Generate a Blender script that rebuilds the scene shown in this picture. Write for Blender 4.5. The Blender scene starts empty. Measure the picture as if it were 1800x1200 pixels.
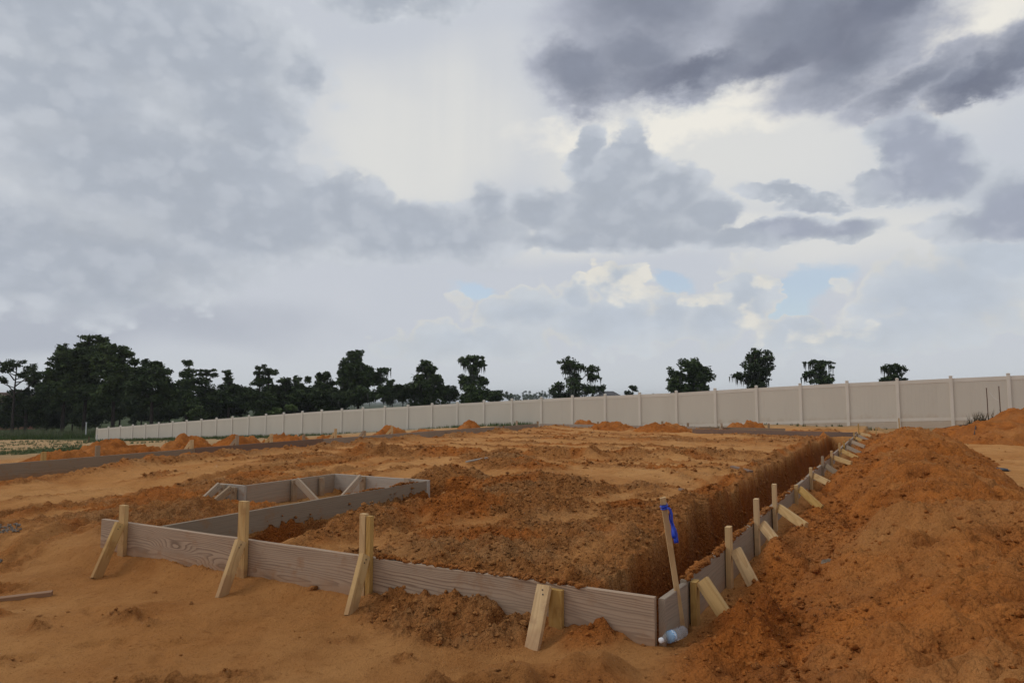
import bpy, bmesh, math, random
import numpy as np
from mathutils import Vector, Matrix

random.seed(7)
RNG = np.random.default_rng(11)
scene = bpy.context.scene
col = scene.collection

# ------------------------------------------------------------------ camera
F_PX, PITCH, CAM_H = 1210.0, math.atan(103 / 1210.0), 1.376
cam_data = bpy.data.cameras.new("camera")
cam_data.sensor_fit = 'HORIZONTAL'
cam_data.sensor_width = 36.0
cam_data.lens = 36.0 * F_PX / 1800.0
cam_data.clip_start = 0.05
cam_data.clip_end = 12000.0
camera = bpy.data.objects.new("camera", cam_data)
camera.location = (0, 0, CAM_H)
camera.rotation_euler = (math.pi / 2 + PITCH, 0, 0)
col.objects.link(camera)
scene.camera = camera

# ------------------------------------------------------------------ render settings / exposure
scene.render.engine = 'CYCLES'
scene.cycles.use_denoising = True
scene.cycles.max_bounces = 6
scene.cycles.diffuse_bounces = 3
scene.cycles.volume_bounces = 0
scene.cycles.transparent_max_bounces = 8
scene.view_settings.view_transform = 'Standard'
scene.view_settings.look = 'None'
scene.view_settings.exposure = 0.0
scene.view_settings.gamma = 1.0
scene.view_settings.use_curve_mapping = False

# ------------------------------------------------------------------ pixel <-> world helpers (photo is 1800 x 1200)
FW = np.array([0, math.cos(PITCH), math.sin(PITCH)])
UP = np.array([0, -math.sin(PITCH), math.cos(PITCH)])
CO = np.array([0, 0, CAM_H])
def ray(x, y):
    return np.array([(x - 900) / F_PX, 0, 0]) + (600 - y) / F_PX * UP + FW
def at_z(x, y, z):
    d = ray(x, y); return CO + d * ((z - CAM_H) / d[2])
def at_y(x, y, Y):
    d = ray(x, y); return CO + d * (Y / d[1])
def sky_pt(x, y):
    d = ray(x, y); d = d / np.linalg.norm(d)
    return math.atan2(d[0], d[1]), math.asin(d[2])
def lin(r, g, b):
    def f(c):
        c /= 255.0
        return c / 12.92 if c <= 0.04045 else ((c + 0.055) / 1.055) ** 2.4
    return (f(r), f(g), f(b), 1.0)

# ------------------------------------------------------------------ node building helper
class NT:
    def __init__(self, tree):
        self.t = tree; self.n = tree.nodes; self.l = tree.links
    def put(self, sock, val):
        if val is None: return
        if hasattr(val, 'is_output') or isinstance(val, bpy.types.NodeSocket):
            self.l.new(val, sock)
        else:
            if hasattr(sock, 'default_value'):
                try: sock.default_value = val
                except TypeError: sock.default_value = (val, val, val)
    def new(self, kind, **props):
        nd = self.n.new(kind)
        for k, v in props.items(): setattr(nd, k, v)
        return nd
    def math(self, op, a, b=None, c=None, clamp=False):
        nd = self.new('ShaderNodeMath', operation=op, use_clamp=clamp)
        self.put(nd.inputs[0], a); self.put(nd.inputs[1], b)
        if c is not None: self.put(nd.inputs[2], c)
        return nd.outputs[0]
    def vmath(self, op, a, b=None, out=0):
        nd = self.new('ShaderNodeVectorMath', operation=op)
        self.put(nd.inputs[0], a)
        if b is not None: self.put(nd.inputs[1], b)
        return nd.outputs[out]
    def vscale(self, a, s):
        nd = self.new('ShaderNodeVectorMath', operation='SCALE')
        self.put(nd.inputs[0], a); self.put(nd.inputs['Scale'], s)
        return nd.outputs[0]
    def mapr(self, v, a, b, c=0.0, d=1.0, smooth=True):
        nd = self.new('ShaderNodeMapRange', interpolation_type='SMOOTHSTEP' if smooth else 'LINEAR')
        nd.clamp = True
        for i, q in enumerate((v, a, b, c, d)): self.put(nd.inputs[i], q)
        return nd.outputs[0]
    def noise(self, vec, scale, detail=4, rough=0.5, lac=2.0, dist=0.0, out=0):
        nd = self.new('ShaderNodeTexNoise', noise_dimensions='3D')
        self.put(nd.inputs['Vector'], vec)
        nd.inputs['Scale'].default_value = scale; nd.inputs['Detail'].default_value = detail
        nd.inputs['Roughness'].default_value = rough; nd.inputs['Lacunarity'].default_value = lac
        nd.inputs['Distortion'].default_value = dist
        return nd.outputs[out]
    def voronoi(self, vec, scale, feature='F1', smooth=None, out='Distance', rand=1.0):
        nd = self.new('ShaderNodeTexVoronoi', feature=feature)
        self.put(nd.inputs['Vector'], vec); nd.inputs['Scale'].default_value = scale
        nd.inputs['Randomness'].default_value = rand
        if smooth is not None and 'Smoothness' in nd.inputs: nd.inputs['Smoothness'].default_value = smooth
        return nd.outputs[out]
    def mix(self, fac, a, b, blend='MIX'):
        nd = self.new('ShaderNodeMix', data_type='RGBA', blend_type=blend)
        nd.clamp_factor = True
        self.put(nd.inputs[0], fac); self.put(nd.inputs[6], a); self.put(nd.inputs[7], b)
        return nd.outputs[2]
    def bump(self, h, strength=0.5, dist=0.01, normal=None):
        nd = self.new('ShaderNodeBump')
        nd.inputs['Strength'].default_value = strength; nd.inputs['Distance'].default_value = dist
        self.put(nd.inputs['Height'], h)
        if normal is not None: self.put(nd.inputs['Normal'], normal)
        return nd.outputs[0]

# ------------------------------------------------------------------ world: Nishita sky behind storm clouds
SUN_AZ, SUN_EL = math.radians(-80), math.radians(40)      # azimuth clockwise from +Y
world = bpy.data.worlds.new("World"); scene.world = world
world.use_nodes = True
W = NT(world.node_tree); W.n.clear()
tc = W.new('ShaderNodeTexCoord').outputs['Generated']
nrm = W.vmath('NORMALIZE', tc)
sx = W.new('ShaderNodeSeparateXYZ'); W.put(sx.inputs[0], nrm)
phi = W.math('ARCTAN2', sx.outputs[0], sx.outputs[1])
theta = W.math('ARCSINE', sx.outputs[2])
cb = W.new('ShaderNodeCombineXYZ'); W.put(cb.inputs[0], phi); W.put(cb.inputs[1], theta)
q = cb.outputs[0]
nv = W.vmath('MULTIPLY', nrm, (1.0, 1.0, 1.7))
n_lo = W.vmath('SUBTRACT', W.noise(nv, 3.0, 2, 0.5, out=1), (0.5, 0.5, 0.5))
n_hi = W.vmath('SUBTRACT', W.noise(W.vmath('ADD', nv, (5, 2, 8)), 14, 6, 0.62, out=1), (0.5, 0.5, 0.5))
q_soft = W.vmath('ADD', q, W.vmath('MULTIPLY', n_lo, (0.22, 0.16, 0.0)))
q_mid = W.vmath('ADD', W.vmath('ADD', q, W.vmath('MULTIPLY', n_lo, (0.09, 0.07, 0.0))), W.vmath('MULTIPLY', n_hi, (0.085, 0.075, 0.0)))
q_fine = W.vmath('ADD', W.vmath('ADD', q, W.vmath('MULTIPLY', n_lo, (0.04, 0.03, 0.0))), W.vmath('MULTIPLY', n_hi, (0.066, 0.058, 0.0)))
def vor2(vec, scale):
    nd = W.new('ShaderNodeTexVoronoi', feature='F1', voronoi_dimensions='2D')
    W.put(nd.inputs['Vector'], vec); nd.inputs['Scale'].default_value = scale
    return nd.outputs['Distance']
qb = W.vmath('ADD', W.vmath('MULTIPLY', q, (1.0, 1.25, 0.0)), W.vmath('MULTIPLY', n_hi, (0.05, 0.05, 0.0)))
bil = W.math('SUBTRACT', 0.62, W.math('MULTIPLY_ADD', vor2(W.vmath('ADD', qb, (3.1, 1.7, 0)), 44), 0.5, vor2(qb, 19)))
fb1 = W.math('SUBTRACT', W.noise(nv, 5.5, 5, 0.56), 0.5)
fb2 = W.math('SUBTRACT', W.noise(W.vmath('ADD', nv, (7, 3, 1)), 2.6, 3, 0.52), 0.5)
fb3 = W.math('SUBTRACT', W.noise(W.vmath('ADD', nv, (2, 9, 4)), 22, 6, 0.62), 0.5)
TILT = math.radians(15)
_rot = {}
def tilted(coords, sign):
    key = (coords.node.name, sign)
    if key not in _rot:
        c, s_ = math.cos(TILT), math.sin(TILT) * sign
        cbn = W.new('ShaderNodeCombineXYZ')
        W.put(cbn.inputs[0], W.vmath('DOT_PRODUCT', coords, (c, s_, 0), out=1))
        W.put(cbn.inputs[1], W.vmath('DOT_PRODUCT', coords, (-s_, c, 0), out=1))
        _rot[key] = cbn.outputs[0]
    return _rot[key]
def blobs(coords, items, k=0.25):
    acc = None
    for it in items:
        x, y, rx, ry = it[:4]; rot = it[4] if len(it) > 4 else 0.0; amp = it[5] if len(it) > 5 else 1.0
        cph, cth = sky_pt(x, y)
        ex = abs(sky_pt(x + rx, y)[0] - cph) * amp
        ey = abs(sky_pt(x, y - ry)[1] - cth) * amp
        src = coords
        if abs(rot) > 7:
            sg = 1 if rot > 0 else -1
            src = tilted(coords, sg)
            c, s_ = math.cos(TILT), math.sin(TILT) * sg
            cph, cth = c * cph + s_ * cth, -s_ * cph + c * cth
        nd = W.new('ShaderNodeVectorMath', operation='MULTIPLY_ADD')
        W.put(nd.inputs[0], src)
        nd.inputs[1].default_value = (1 / ex, 1 / ey, 0)
        nd.inputs[2].default_value = (-cph / ex, -cth / ey, 0)
        ln = W.vmath('LENGTH', nd.outputs[0], out=1)
        acc = ln if acc is None else W.math('SMOOTH_MIN', acc, ln, k)
    return W.math('SUBTRACT', 1.0, acc)

# outside the part of the sky in the picture the same cloud cover goes on, driven by noise alone
out_mask = W.math('MAXIMUM', W.mapr(W.math('ABSOLUTE', phi), 0.66, 0.95), W.mapr(theta, 0.52, 0.75))
def with_rest(field, level, noise=fb2, amp=3.2):
    gen = W.math('MULTIPLY_ADD', noise, amp, level)
    return W.math('ADD', W.math('MULTIPLY', field, W.math('SUBTRACT', 1.0, out_mask)), W.math('MULTIPLY', gen, out_mask))

# --- bright high veil
warm = blobs(q_soft, [(740, 250, 230, 150), (1250, 260, 420, 190), (1650, 90, 260, 150), (1500, 420, 300, 90), (20, 290, 70, 40),
                      (1180, 440, 420, 40)], 0.3)
warm = with_rest(warm, 0.15)
veil = W.mix(W.mapr(W.math('MULTIPLY_ADD', fb1, 0.5, warm), -0.25, 0.65), lin(196, 201, 210), lin(221, 221, 218))
lowband = W.mapr(theta, 0.10, 0.0)
veil = W.mix(W.math('MULTIPLY', lowband, 0.85), veil, lin(203, 209, 212))
veil = W.mix(W.mapr(fb2, -0.25, 0.3, 0.0, 0.35), veil, lin(208, 211, 216))
# warm-white brilliant streaks round the dark cloud
glow = blobs(q_mid, [(1680, 60, 190, 80, 20), (1330, 165, 130, 40, 20), (1600, 200, 120, 30, 10), (1150, 235, 300, 35, 4), (1560, 100, 60, 40),
                     (20, 290, 60, 35)], 0.2)
glow = with_rest(glow, -0.5)
veil = W.mix(W.mapr(W.math('MULTIPLY_ADD', fb3, 0.8, glow), -0.1, 0.6, 0, 0.8), veil, lin(241, 237, 227))
# faint rain shafts
rv = W.new('ShaderNodeCombineXYZ'); W.put(rv.inputs[0], W.math('MULTIPLY', phi, 34.0)); W.put(rv.inputs[1], W.math('MULTIPLY', theta, 1.5))
shaft = W.math('MULTIPLY', W.mapr(blobs(q, [(800, 200, 150, 260)], 0.1), 0.0, 0.6), W.mapr(W.noise(rv.outputs[0], 1.0, 2, 0.5), 0.35, 0.7))
veil = W.mix(W.math('MULTIPLY', shaft, 0.14), veil, lin(192, 197, 206))
# --- holes of blue
holes = blobs(q_fine, [(1186, 499, 52, 20), (1425, 500, 100, 40, 12), (1385, 540, 60, 26), (830, 510, 110, 40, 0, 0.5)], 0.15)
holes = W.math('ADD', holes, W.math('MULTIPLY', fb3, 0.9))
holes = with_rest(holes, -0.55)
hole_m = W.mapr(holes, 0.0, 0.5, 0.0, 0.52)
# --- low white cumulus near the horizon
cumf = blobs(q_fine, [(1060, 565, 165, 62), (1085, 500, 62, 42), (1010, 520, 40, 40), (935, 550, 170, 52), (1175, 552, 62, 60), (1255, 560, 85, 62),
                      (1320, 520, 62, 75), (1350, 497, 26, 20), (1400, 585, 95, 48), (1660, 520, 235, 92, -4), (1740, 455, 170, 70),
                      (1560, 590, 260, 40), (820, 600, 200, 40)], 0.12)
cumf = with_rest(cumf, -0.35)
cum = W.math('ADD', cumf, W.math('MULTIPLY', bil, 0.55))
cum_m = W.mapr(cum, 0.05, 0.20)
rim = W.mapr(W.math('MULTIPLY_ADD', fb3, 0.5, cum), 0.10, 0.42)
cum_col = W.mix(rim, lin(212, 213, 212), lin(200, 206, 213))
cum_col = W.mix(W.mapr(W.math('MULTIPLY_ADD', fb1, 0.8, cumf), 0.25, 0.75, 0, 0.7), cum_col, lin(184, 193, 205))
cum_col = W.mix(W.mapr(theta, 0.12, 0.06, 0, 0.75), cum_col, lin(200, 206, 212))
bright = blobs(q_mid, [(1055, 488, 75, 26), (1110, 505, 60, 30), (1352, 494, 34, 18), (1235, 525, 70, 14), (1325, 560, 40, 40), (1470, 590, 90, 26), (1440, 455, 170, 26, 0, 0.8)], 0.2)
cum_col = W.mix(W.mapr(W.math('ADD', W.math('MULTIPLY', bright, 0.8), W.math('MULTIPLY_ADD', bil, 0.9, W.math('MULTIPLY', fb3, 1.2))), 0.0, 0.75, 0, 0.75), cum_col, lin(232, 227, 215))
# --- grey mid-level cumulus
gry_l = blobs(q_mid, [(250, 80, 340, 160), (400, 110, 130, 130), (420, 210, 120, 120), (90, 170, 240, 95), (528, 140, 50, 55), (280, 300, 330, 130), (420, 385, 260, 100),
                      (150, 450, 360, 120), (600, 370, 150, 76), (740, 410, 240, 70), (868, 368, 60, 58), (700, 20, 170, 45, 0, 0.8)], 0.22)
gry_r = blobs(q_fine, [(1090, 385, 165, 66), (1028, 268, 36, 60), (1104, 288, 54, 78), (1065, 330, 70, 60), (1175, 345, 85, 62), (955, 372, 80, 50), (1240, 380, 64, 40), (1090, 425, 250, 30),
                      (1330, 415, 160, 32), (1480, 408, 95, 24)], 0.2)
gry_x = blobs(q_mid, [(1580, 255, 80, 66), (1650, 290, 110, 66, -15), (1565, 325, 120, 30), (1740, 392, 170, 38), (1780, 335, 120, 70), (1380, 348, 120, 24, -10, 0.9), (1420, 365, 110, 18, 0, 0.8)], 0.25)
gry_rx = W.math('MAXIMUM', gry_r, gry_x)
gry_f = W.math('MAXIMUM', gry_l, gry_rx)
gry_f = with_rest(gry_f, 0.12)
g_noise = W.math('ADD', W.math('MULTIPLY', bil, 0.42), W.math('MULTIPLY', fb3, 0.55))
gry = W.math('MAXIMUM', W.math('MULTIPLY_ADD', g_noise, 0.75, W.math('ADD', gry_f, 0.10)), W.math('ADD', gry_rx, g_noise))
gry_m = W.mapr(gry, 0.0, 0.30)
gcore = W.mapr(W.math('MULTIPLY_ADD', fb1, 0.85, gry_f), -0.1, 0.62)
gry_col = W.mix(gcore, lin(200, 205, 212), lin(174, 181, 192))
rightgrey = blobs(q_soft, [(1600, 270, 160, 120), (1400, 415, 200, 40), (1770, 360, 140, 80)], 0.2)
gry_col = W.mix(W.mapr(W.math('MULTIPLY', rightgrey, gcore), 0.0, 0.6, 0, 0.7), gry_col, lin(158, 164, 181))
gry_col = W.mix(W.mapr(W.math('ADD', bil, W.math('MULTIPLY', fb3, 0.8)), -0.1, 0.35, 0.0, 0.16), gry_col, lin(214, 217, 222))
# soft blue-grey bank low on the left
bank = blobs(q_soft, [(80, 470, 380, 130), (200, 560, 560, 70), (60, 600, 300, 60)], 0.3)
bank = with_rest(bank, -0.1)
bank_m = W.mapr(W.math('MULTIPLY_ADD', fb1, 0.9, bank), 0.0, 0.75, 0, 0.75)
# --- the dark storm cloud
drk_f = blobs(q_mid, [(1150, 20, 260, 150), (1400, 30, 270, 130, 18), (1010, 140, 115, 75), (1270, 110, 230, 55, 18), (1120, 110, 170, 90),
                      (1500, 110, 220, 85, 8), (1600, 150, 200, 55, 8), (1700, 140, 150, 50, 10), (1780, 100, 110, 75, 15), (1560, -10, 110, 90)], 0.18)
drk_f = with_rest(drk_f, -0.25)
drk = W.math('ADD', drk_f, W.math('ADD', W.math('MULTIPLY', fb3, 0.42), W.math('MULTIPLY', fb1, 0.35)))
drk_m = W.mapr(drk, -0.06, 0.36)
dcore = W.mapr(W.math('MULTIPLY_ADD', fb1, 0.7, drk_f), 0.05, 0.85)
drk_col = W.mix(dcore, lin(180, 184, 196), lin(135, 141, 156))
heart = blobs(q_mid, [(1490, 50, 190, 90, 20), (1350, 110, 190, 46, 16), (1200, 130, 200, 40, 16, 0.8), (1720, 150, 140, 30, 10)], 0.3)
drk_col = W.mix(W.mapr(W.math('MULTIPLY_ADD', fb1, 0.8, heart), -0.05, 0.85, 0, 0.8), drk_col, lin(112, 118, 135))

c0 = W.mix(cum_m, veil, cum_col)
c0 = W.mix(bank_m, c0, lin(172, 178, 190))
c1 = W.mix(gry_m, c0, gry_col)
c2 = W.mix(drk_m, c1, drk_col)
relief = W.math('ADD', W.math('MULTIPLY_ADD', fb1, 0.15, 1.0), W.math('MULTIPLY_ADD', fb3, 0.16, W.math('MULTIPLY', bil, 0.06)))
relief = W.math('ADD', 1.0, W.math('MULTIPLY', W.math('SUBTRACT', relief, 1.0), W.math('MAXIMUM', gry_m, W.math('MAXIMUM', drk_m, cum_m))))
c2 = W.vscale(c2, relief)
below = W.mapr(theta, 0.0, -0.05)
c2 = W.mix(below, c2, lin(150, 140, 125))
solid = W.math('MAXIMUM', W.math('MAXIMUM', cum_m, gry_m), drk_m)
cover = W.math('MAXIMUM', solid, W.math('SUBTRACT', 1.0, hole_m))
cover = W.math('MAXIMUM', cover, below)
sky = W.new('ShaderNodeTexSky', sky_type='NISHITA')
sky.sun_disc = False
sky.sun_elevation = SUN_EL; sky.sun_rotation = SUN_AZ
sky.air_density = 1.0; sky.dust_density = 1.0; sky.ozone_density = 1.0
bg_sky = W.new('ShaderNodeBackground'); W.put(bg_sky.inputs[0], sky.outputs[0]); bg_sky.inputs[1].default_value = 0.15
bg_cl = W.new('ShaderNodeBackground'); W.put(bg_cl.inputs[0], c2); bg_cl.inputs[1].default_value = 1.0
mx = W.new('ShaderNodeMixShader'); W.put(mx.inputs[0], cover)
W.l.new(bg_sky.outputs[0], mx.inputs[1]); W.l.new(bg_cl.outputs[0], mx.inputs[2])
wo = W.new('ShaderNodeOutputWorld'); W.l.new(mx.outputs[0], wo.inputs[0])
world.cycles.sampling_method = 'NONE'

# ------------------------------------------------------------------ the veiled sun
sun_data = bpy.data.lights.new("sun", 'SUN')
sun_data.energy = 1.0
sun_data.angle = math.radians(24)
sun_data.color = (1.0, 0.95, 0.88)
sun = bpy.data.objects.new("sun", sun_data)
sd = Vector((math.sin(SUN_AZ) * math.cos(SUN_EL), math.cos(SUN_AZ) * math.cos(SUN_EL), math.sin(SUN_EL)))
sun.rotation_euler = sd.to_track_quat('Z', 'Y').to_euler()
sun.location = (0, 0, 60)
col.objects.link(sun)

# ------------------------------------------------------------------ object helpers
def tag(o, label=None, cat=None, group=None, kind=None):
    if label: o["label"] = label
    if cat: o["category"] = cat
    if group: o["group"] = group
    if kind: o["kind"] = kind
    return o
def empty(name, loc=(0, 0, 0), rot=(0, 0, 0)):
    o = bpy.data.objects.new(name, None)
    o.location = loc; o.rotation_euler = rot
    o.empty_display_size = 0.1
    col.objects.link(o)
    return o
def link_mesh(name, me, mat=None, parent=None):
    o = bpy.data.objects.new(name, me)
    if mat is not None: me.materials.append(mat)
    col.objects.link(o)
    if parent is not None: o.parent = parent
    return o
def np_mesh(name, verts, faces, smooth=False):
    """verts (n,3), faces (m,k) arrays -> mesh, fast"""
    me = bpy.data.meshes.new(name)
    verts = np.ascontiguousarray(verts, dtype=np.float32); faces = np.ascontiguousarray(faces, dtype=np.int32)
    m, k = faces.shape
    me.vertices.add(len(verts)); me.vertices.foreach_set("co", verts.ravel())
    me.loops.add(m * k); me.loops.foreach_set("vertex_index", faces.ravel())
    me.polygons.add(m)
    me.polygons.foreach_set("loop_start", np.arange(0, m * k, k, dtype=np.int32))
    me.polygons.foreach_set("loop_total", np.full(m, k, dtype=np.int32))
    me.update(calc_edges=True)
    if smooth: me.polygons.foreach_set("use_smooth", np.ones(m, dtype=bool))
    return me
def attr(me, name, vals):
    a = me.attributes.new(name, 'FLOAT', 'POINT')
    a.data.foreach_set("value", np.ascontiguousarray(vals, dtype=np.float32).ravel())

# ------------------------------------------------------------------ noise in numpy
def _h(ix, iy, seed):
    h = (ix.astype(np.int64) * 374761393 + iy.astype(np.int64) * 668265263 + seed * 974634777) & 0xFFFFFFFF
    h = ((h ^ (h >> 13)) * 1274126177) & 0xFFFFFFFF
    h = (h ^ (h >> 16))
    return h
def perlin(x, y, seed=0):
    x0 = np.floor(x); y0 = np.floor(y); fx = x - x0; fy = y - y0
    x0 = x0.astype(np.int64); y0 = y0.astype(np.int64)
    def g(ix, iy, dx, dy):
        a = (_h(ix, iy, seed) & 1023) * (2 * math.pi / 1024)
        return np.cos(a) * dx + np.sin(a) * dy
    u = fx * fx * fx * (fx * (fx * 6 - 15) + 10); v = fy * fy * fy * (fy * (fy * 6 - 15) + 10)
    a = g(x0, y0, fx, fy); b = g(x0 + 1, y0, fx - 1, fy)
    c = g(x0, y0 + 1, fx, fy - 1); d = g(x0 + 1, y0 + 1, fx - 1, fy - 1)
    return ((a + u * (b - a)) + v * ((c + u * (d - c)) - (a + u * (b - a)))) * 1.5
def fbm(x, y, oct=3, seed=0, gain=0.5, lac=2.03):
    s = 0; a = 1.0
    for i in range(oct):
        s = s + a * perlin(x, y, seed + i * 17); a *= gain; x = x * lac + 3.1; y = y * lac - 1.7
    return s
def clods_h(x, y, seed, keep=0.55):
    """dome-shaped lumps scattered on a cell grid, height 0..1"""
    x0 = np.floor(x); y0 = np.floor(y); best = np.zeros_like(x)
    for dx in (-1, 0, 1):
        for dy in (-1, 0, 1):
            ix = (x0 + dx).astype(np.int64); iy = (y0 + dy).astype(np.int64)
            h = _h(ix, iy, seed)
            cx = ix + ((h & 255) / 255.0) * 0.9; cy = iy + (((h >> 8) & 255) / 255.0) * 0.9
            r = 0.25 + 0.5 * ((h >> 16) & 255) / 255.0
            on = ((h >> 24) & 255) / 255.0 < keep
            d2 = ((x - cx) ** 2 + (y - cy) ** 2) / (r * r)
            best = np.maximum(best, np.where(on & (d2 < 1), np.sqrt(np.clip(1 - d2, 0, 1)) * r, 0))
    return best
def sm(x, a, b):
    t = np.clip((x - a) / (b - a), 0, 1); return t * t * (3 - 2 * t)
def smooth_band(x, a, b, w):
    return sm(x, a - w, a) * (1 - sm(x, b, b + w))

# ------------------------------------------------------------------ the house plot: (s, t) along / across the slab forms
TOP = 0.286                                   # top of the form boards
CORNER = at_z(1157, 1048, TOP)[:2]
_d = ray(1576, 703); UU = np.array([_d[0], _d[1]]); UU = UU / np.linalg.norm(UU); VV = np.array([-UU[1], UU[0]])
ST_ANGLE = math.atan2(UU[1], UU[0])
def P(s, t, z=0.0):
    q_ = CORNER + s * UU + t * VV; return Vector((q_[0], q_[1], z))
def to_st(X, Y):
    dx = X - CORNER[0]; dy = Y - CORNER[1]
    return dx * UU[0] + dy * UU[1], dx * VV[0] + dy * VV[1]

# fence line: evenly spaced posts
FENCE_A = np.array([-39.27, 65.61]); FENCE_B = np.array([20.487, 28.438]); FENCE_N = 35
FDIR = (FENCE_A - FENCE_B) / np.linalg.norm(FENCE_A - FENCE_B)
_gw = np.array([-60, -20, 0, 2, 6, 10, 14, 20, 28, 40, 56, 70, 90, 130, 200, 500, 4000.0])
_gz = np.array([0.6, 0.6, .55, .48, .33, .17, -.07, -.29, -.66, -1.20, -1.88, -2.5, -3.0, -4.0, -5.4, -8.0, -14.0])
def far_z(X, Y):
    w = (X - FENCE_B[0]) * FDIR[0] + (Y - FENCE_B[1]) * FDIR[1]
    return np.interp(w, _gw, _gz)

LEFT_S = np.array([-5, 2.3, 6.4, 10.7, 16, 22, 25.0]); LEFT_T = np.array([11.5, 12.3, 12.7, 13.0, 13.2, 13.3, 13.4])
def left_t(s): return np.interp(s, LEFT_S, LEFT_T)

def seg_dist(X, Y, pts):
    best = np.full(X.shape, 1e9); along = np.zeros(X.shape)
    for (ax, ay), (bx, by) in zip(pts[:-1], pts[1:]):
        dx, dy = bx - ax, by - ay; L2 = dx * dx + dy * dy
        k = np.clip(((X - ax) * dx + (Y - ay) * dy) / L2, 0, 1)
        d = np.hypot(X - ax - k * dx, Y - ay - k * dy)
        best = np.minimum(best, d)
    return best

def macro(X, Y):
    """smooth ground height plus masks: loose (crumbly soil), red (orange clay), wet (darker soil: damp ground, ruts, trenches)"""
    s, t = to_st(X, Y)
    zf = far_z(X, Y)
    LT = left_t(s)
    # plot: flat near zero, blending to the sloping field beyond it
    dx = np.maximum(np.maximum(-7 - s, s - 26), 0); dy = np.maximum(np.maximum(-9 - t, t - (LT + 1.5)), 0)
    dist = np.hypot(dx, dy)
    k = sm(dist, 0, 16)
    z = zf * k
    wob = fbm(X * 0.45, Y * 0.45, 3, 5)
    wob2 = fbm(X * 1.5, Y * 1.5, 2, 9)
    z = z + 0.035 * wob + 0.012 * wob2
    # sand pad inside the forms
    garage = smooth_band(t, 0.0, 4.40, 0.05) * sm(s, 0.05, 0.3)
    body = sm(s, 2.2, 5.0) * smooth_band(t, 0.0, 12.2, 0.25) * (1 - sm(s, 23.5, 25))
    recess = smooth_band(t, 4.42, 6.12, 0.04) * (1 - sm(s, 3.88, 3.93))
    pad = np.maximum(garage, body) * (1 - recess)
    z = z + pad * (0.13 + 0.02 * wob)
    loose = np.zeros_like(z); red = np.zeros_like(z); darken = np.zeros_like(z)
    # --- crumbly bands
    near_in = garage * (1 - sm(s, 5.2, 7.4 + 0.8 * wob))
    loose = np.maximum(loose, near_in * sm(wob * 0.7 + 0.75 * fbm(X * 1.1, Y * 1.1, 2, 31) + 0.22, 0.0, 0.45))
    an1 = fbm(s * 1.1, t * 0.26, 3, 41) ; an2 = fbm(s * 0.20, t * 1.25, 3, 51)
    loose = np.maximum(loose, body * sm(s, 6, 8) * sm(an1, 0.10, 0.48) * 0.85)
    loose = np.maximum(loose, sm(t, 5.5, 7.0) * (1 - sm(t, LT - 1.0, LT)) * (1 - sm(s, 7, 9)) * sm(s, -1.5, 0.5) * sm(an2, 0.04, 0.36) * 0.95)
    z = z + 0.05 * sm(t, 5.5, 7.0) * (1 - sm(t, LT - 1.0, LT)) * (1 - sm(s, 7, 9)) * an2
    band1 = np.exp(-((s - (9.0 + (9.0 - t) * 0.40)) / 0.50) ** 2) * smooth_band(t, 1.5, 9.8, 0.6)
    band2 = np.exp(-((s - 17.2 - 0.25 * wob) / 0.8) ** 2) * smooth_band(t, 1.0, 8.0, 1.0)
    loose = np.maximum(loose, np.maximum(band1, 0.8 * band2))
    z = z + 0.16 * band1 * (0.65 + 0.8 * wob2) + 0.07 * band2
    z = z - 0.20 * np.exp(-((s - (8.35 + (9.0 - t) * 0.40)) / 0.28) ** 2) * smooth_band(t, 5.2, 9.6, 0.4)
    # --- interior heaps of the front bay
    def heap(cs, ct, rs, rt, h):
        d = np.sqrt(((s - cs) / rs) ** 2 + ((t - ct) / rt) ** 2) + 0.16 * wob2
        return h * np.clip(1 - d, 0, 1) ** 0.9
    hz = np.zeros_like(z)
    for hp in [(4.6, 3.1, 1.5, 1.25, .30), (4.9, 4.75, 1.0, .75, .27), (3.0, 2.7, 1.4, 1.3, .20), (1.2, 1.8, 1.2, 1.2, .17), (2.0, 1.3, 1.0, .7, .14),
               (0.35, 1.35, .38, .95, .17), (0.30, 2.3, .25, .6, .10), (1.55, 3.35, .8, .42, .26), (0.75, 3.3, .5, .4, .12), (7.3, 4.9, 1.0, 1.3, .22), (8.0, 5.7, .9, 1.2, .2), (5.6, 2.0, .9, .8, .12)]:
        hh = heap(*hp) * 0.78; hz = np.maximum(hz, hh)
    loose = np.maximum(loose, sm(hz, 0.02, 0.08))
    z = z + hz * (1 - recess)
    # entrance recess heap (spoil between the two short forms)
    hr = 0.22 * np.clip(1 - (((s - 1.25) / 1.25) ** 2 + ((t - 5.6) / 1.2) ** 2) ** 0.6, 0, 1)
    hr = hr * sm(t, 4.42, 4.52) * (1 - 0.85 * sm(s, 2.25, 2.6) * sm(t, 6.0, 6.1))
    loose = np.maximum(loose, sm(hr, 0.02, 0.08)); z = z + hr
    # crumbs along inside of recess forms
    rid = 0.17 * np.exp(-((t - 4.62) / 0.16) ** 2) * smooth_band(s, 2.2, 3.7, 0.3)
    z = z + rid; loose = np.maximum(loose, sm(rid, .03, .1))
    # --- footing trenches
    tw = np.interp(s, [0, 0.3, 1.8, 4.5, 10, 17, 23], [0.46, 0.50, 0.64, 0.80, 0.98, 0.98, 0.85]) + 0.06 * wob2 + 0.035 * fbm(X * 3.0, Y * 3.0, 2, 77)
    tr = sm(t, 0.0, 0.04) * (1 - (1 - np.clip((tw - t) / (0.16 + 0.10 * sm(s, 2, 5)), 0, 1)) ** 2.8) * smooth_band(s, 0.03, 22.3, 0.04)
    tr = np.maximum(tr, sm(s, 0.02, 0.06) * (1 - sm(s, 0.34 + 0.05 * wob2, 0.44 + 0.05 * wob2)) * smooth_band(t, 0.02, 0.62 + 0.08 * wob2, 0.10))
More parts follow.
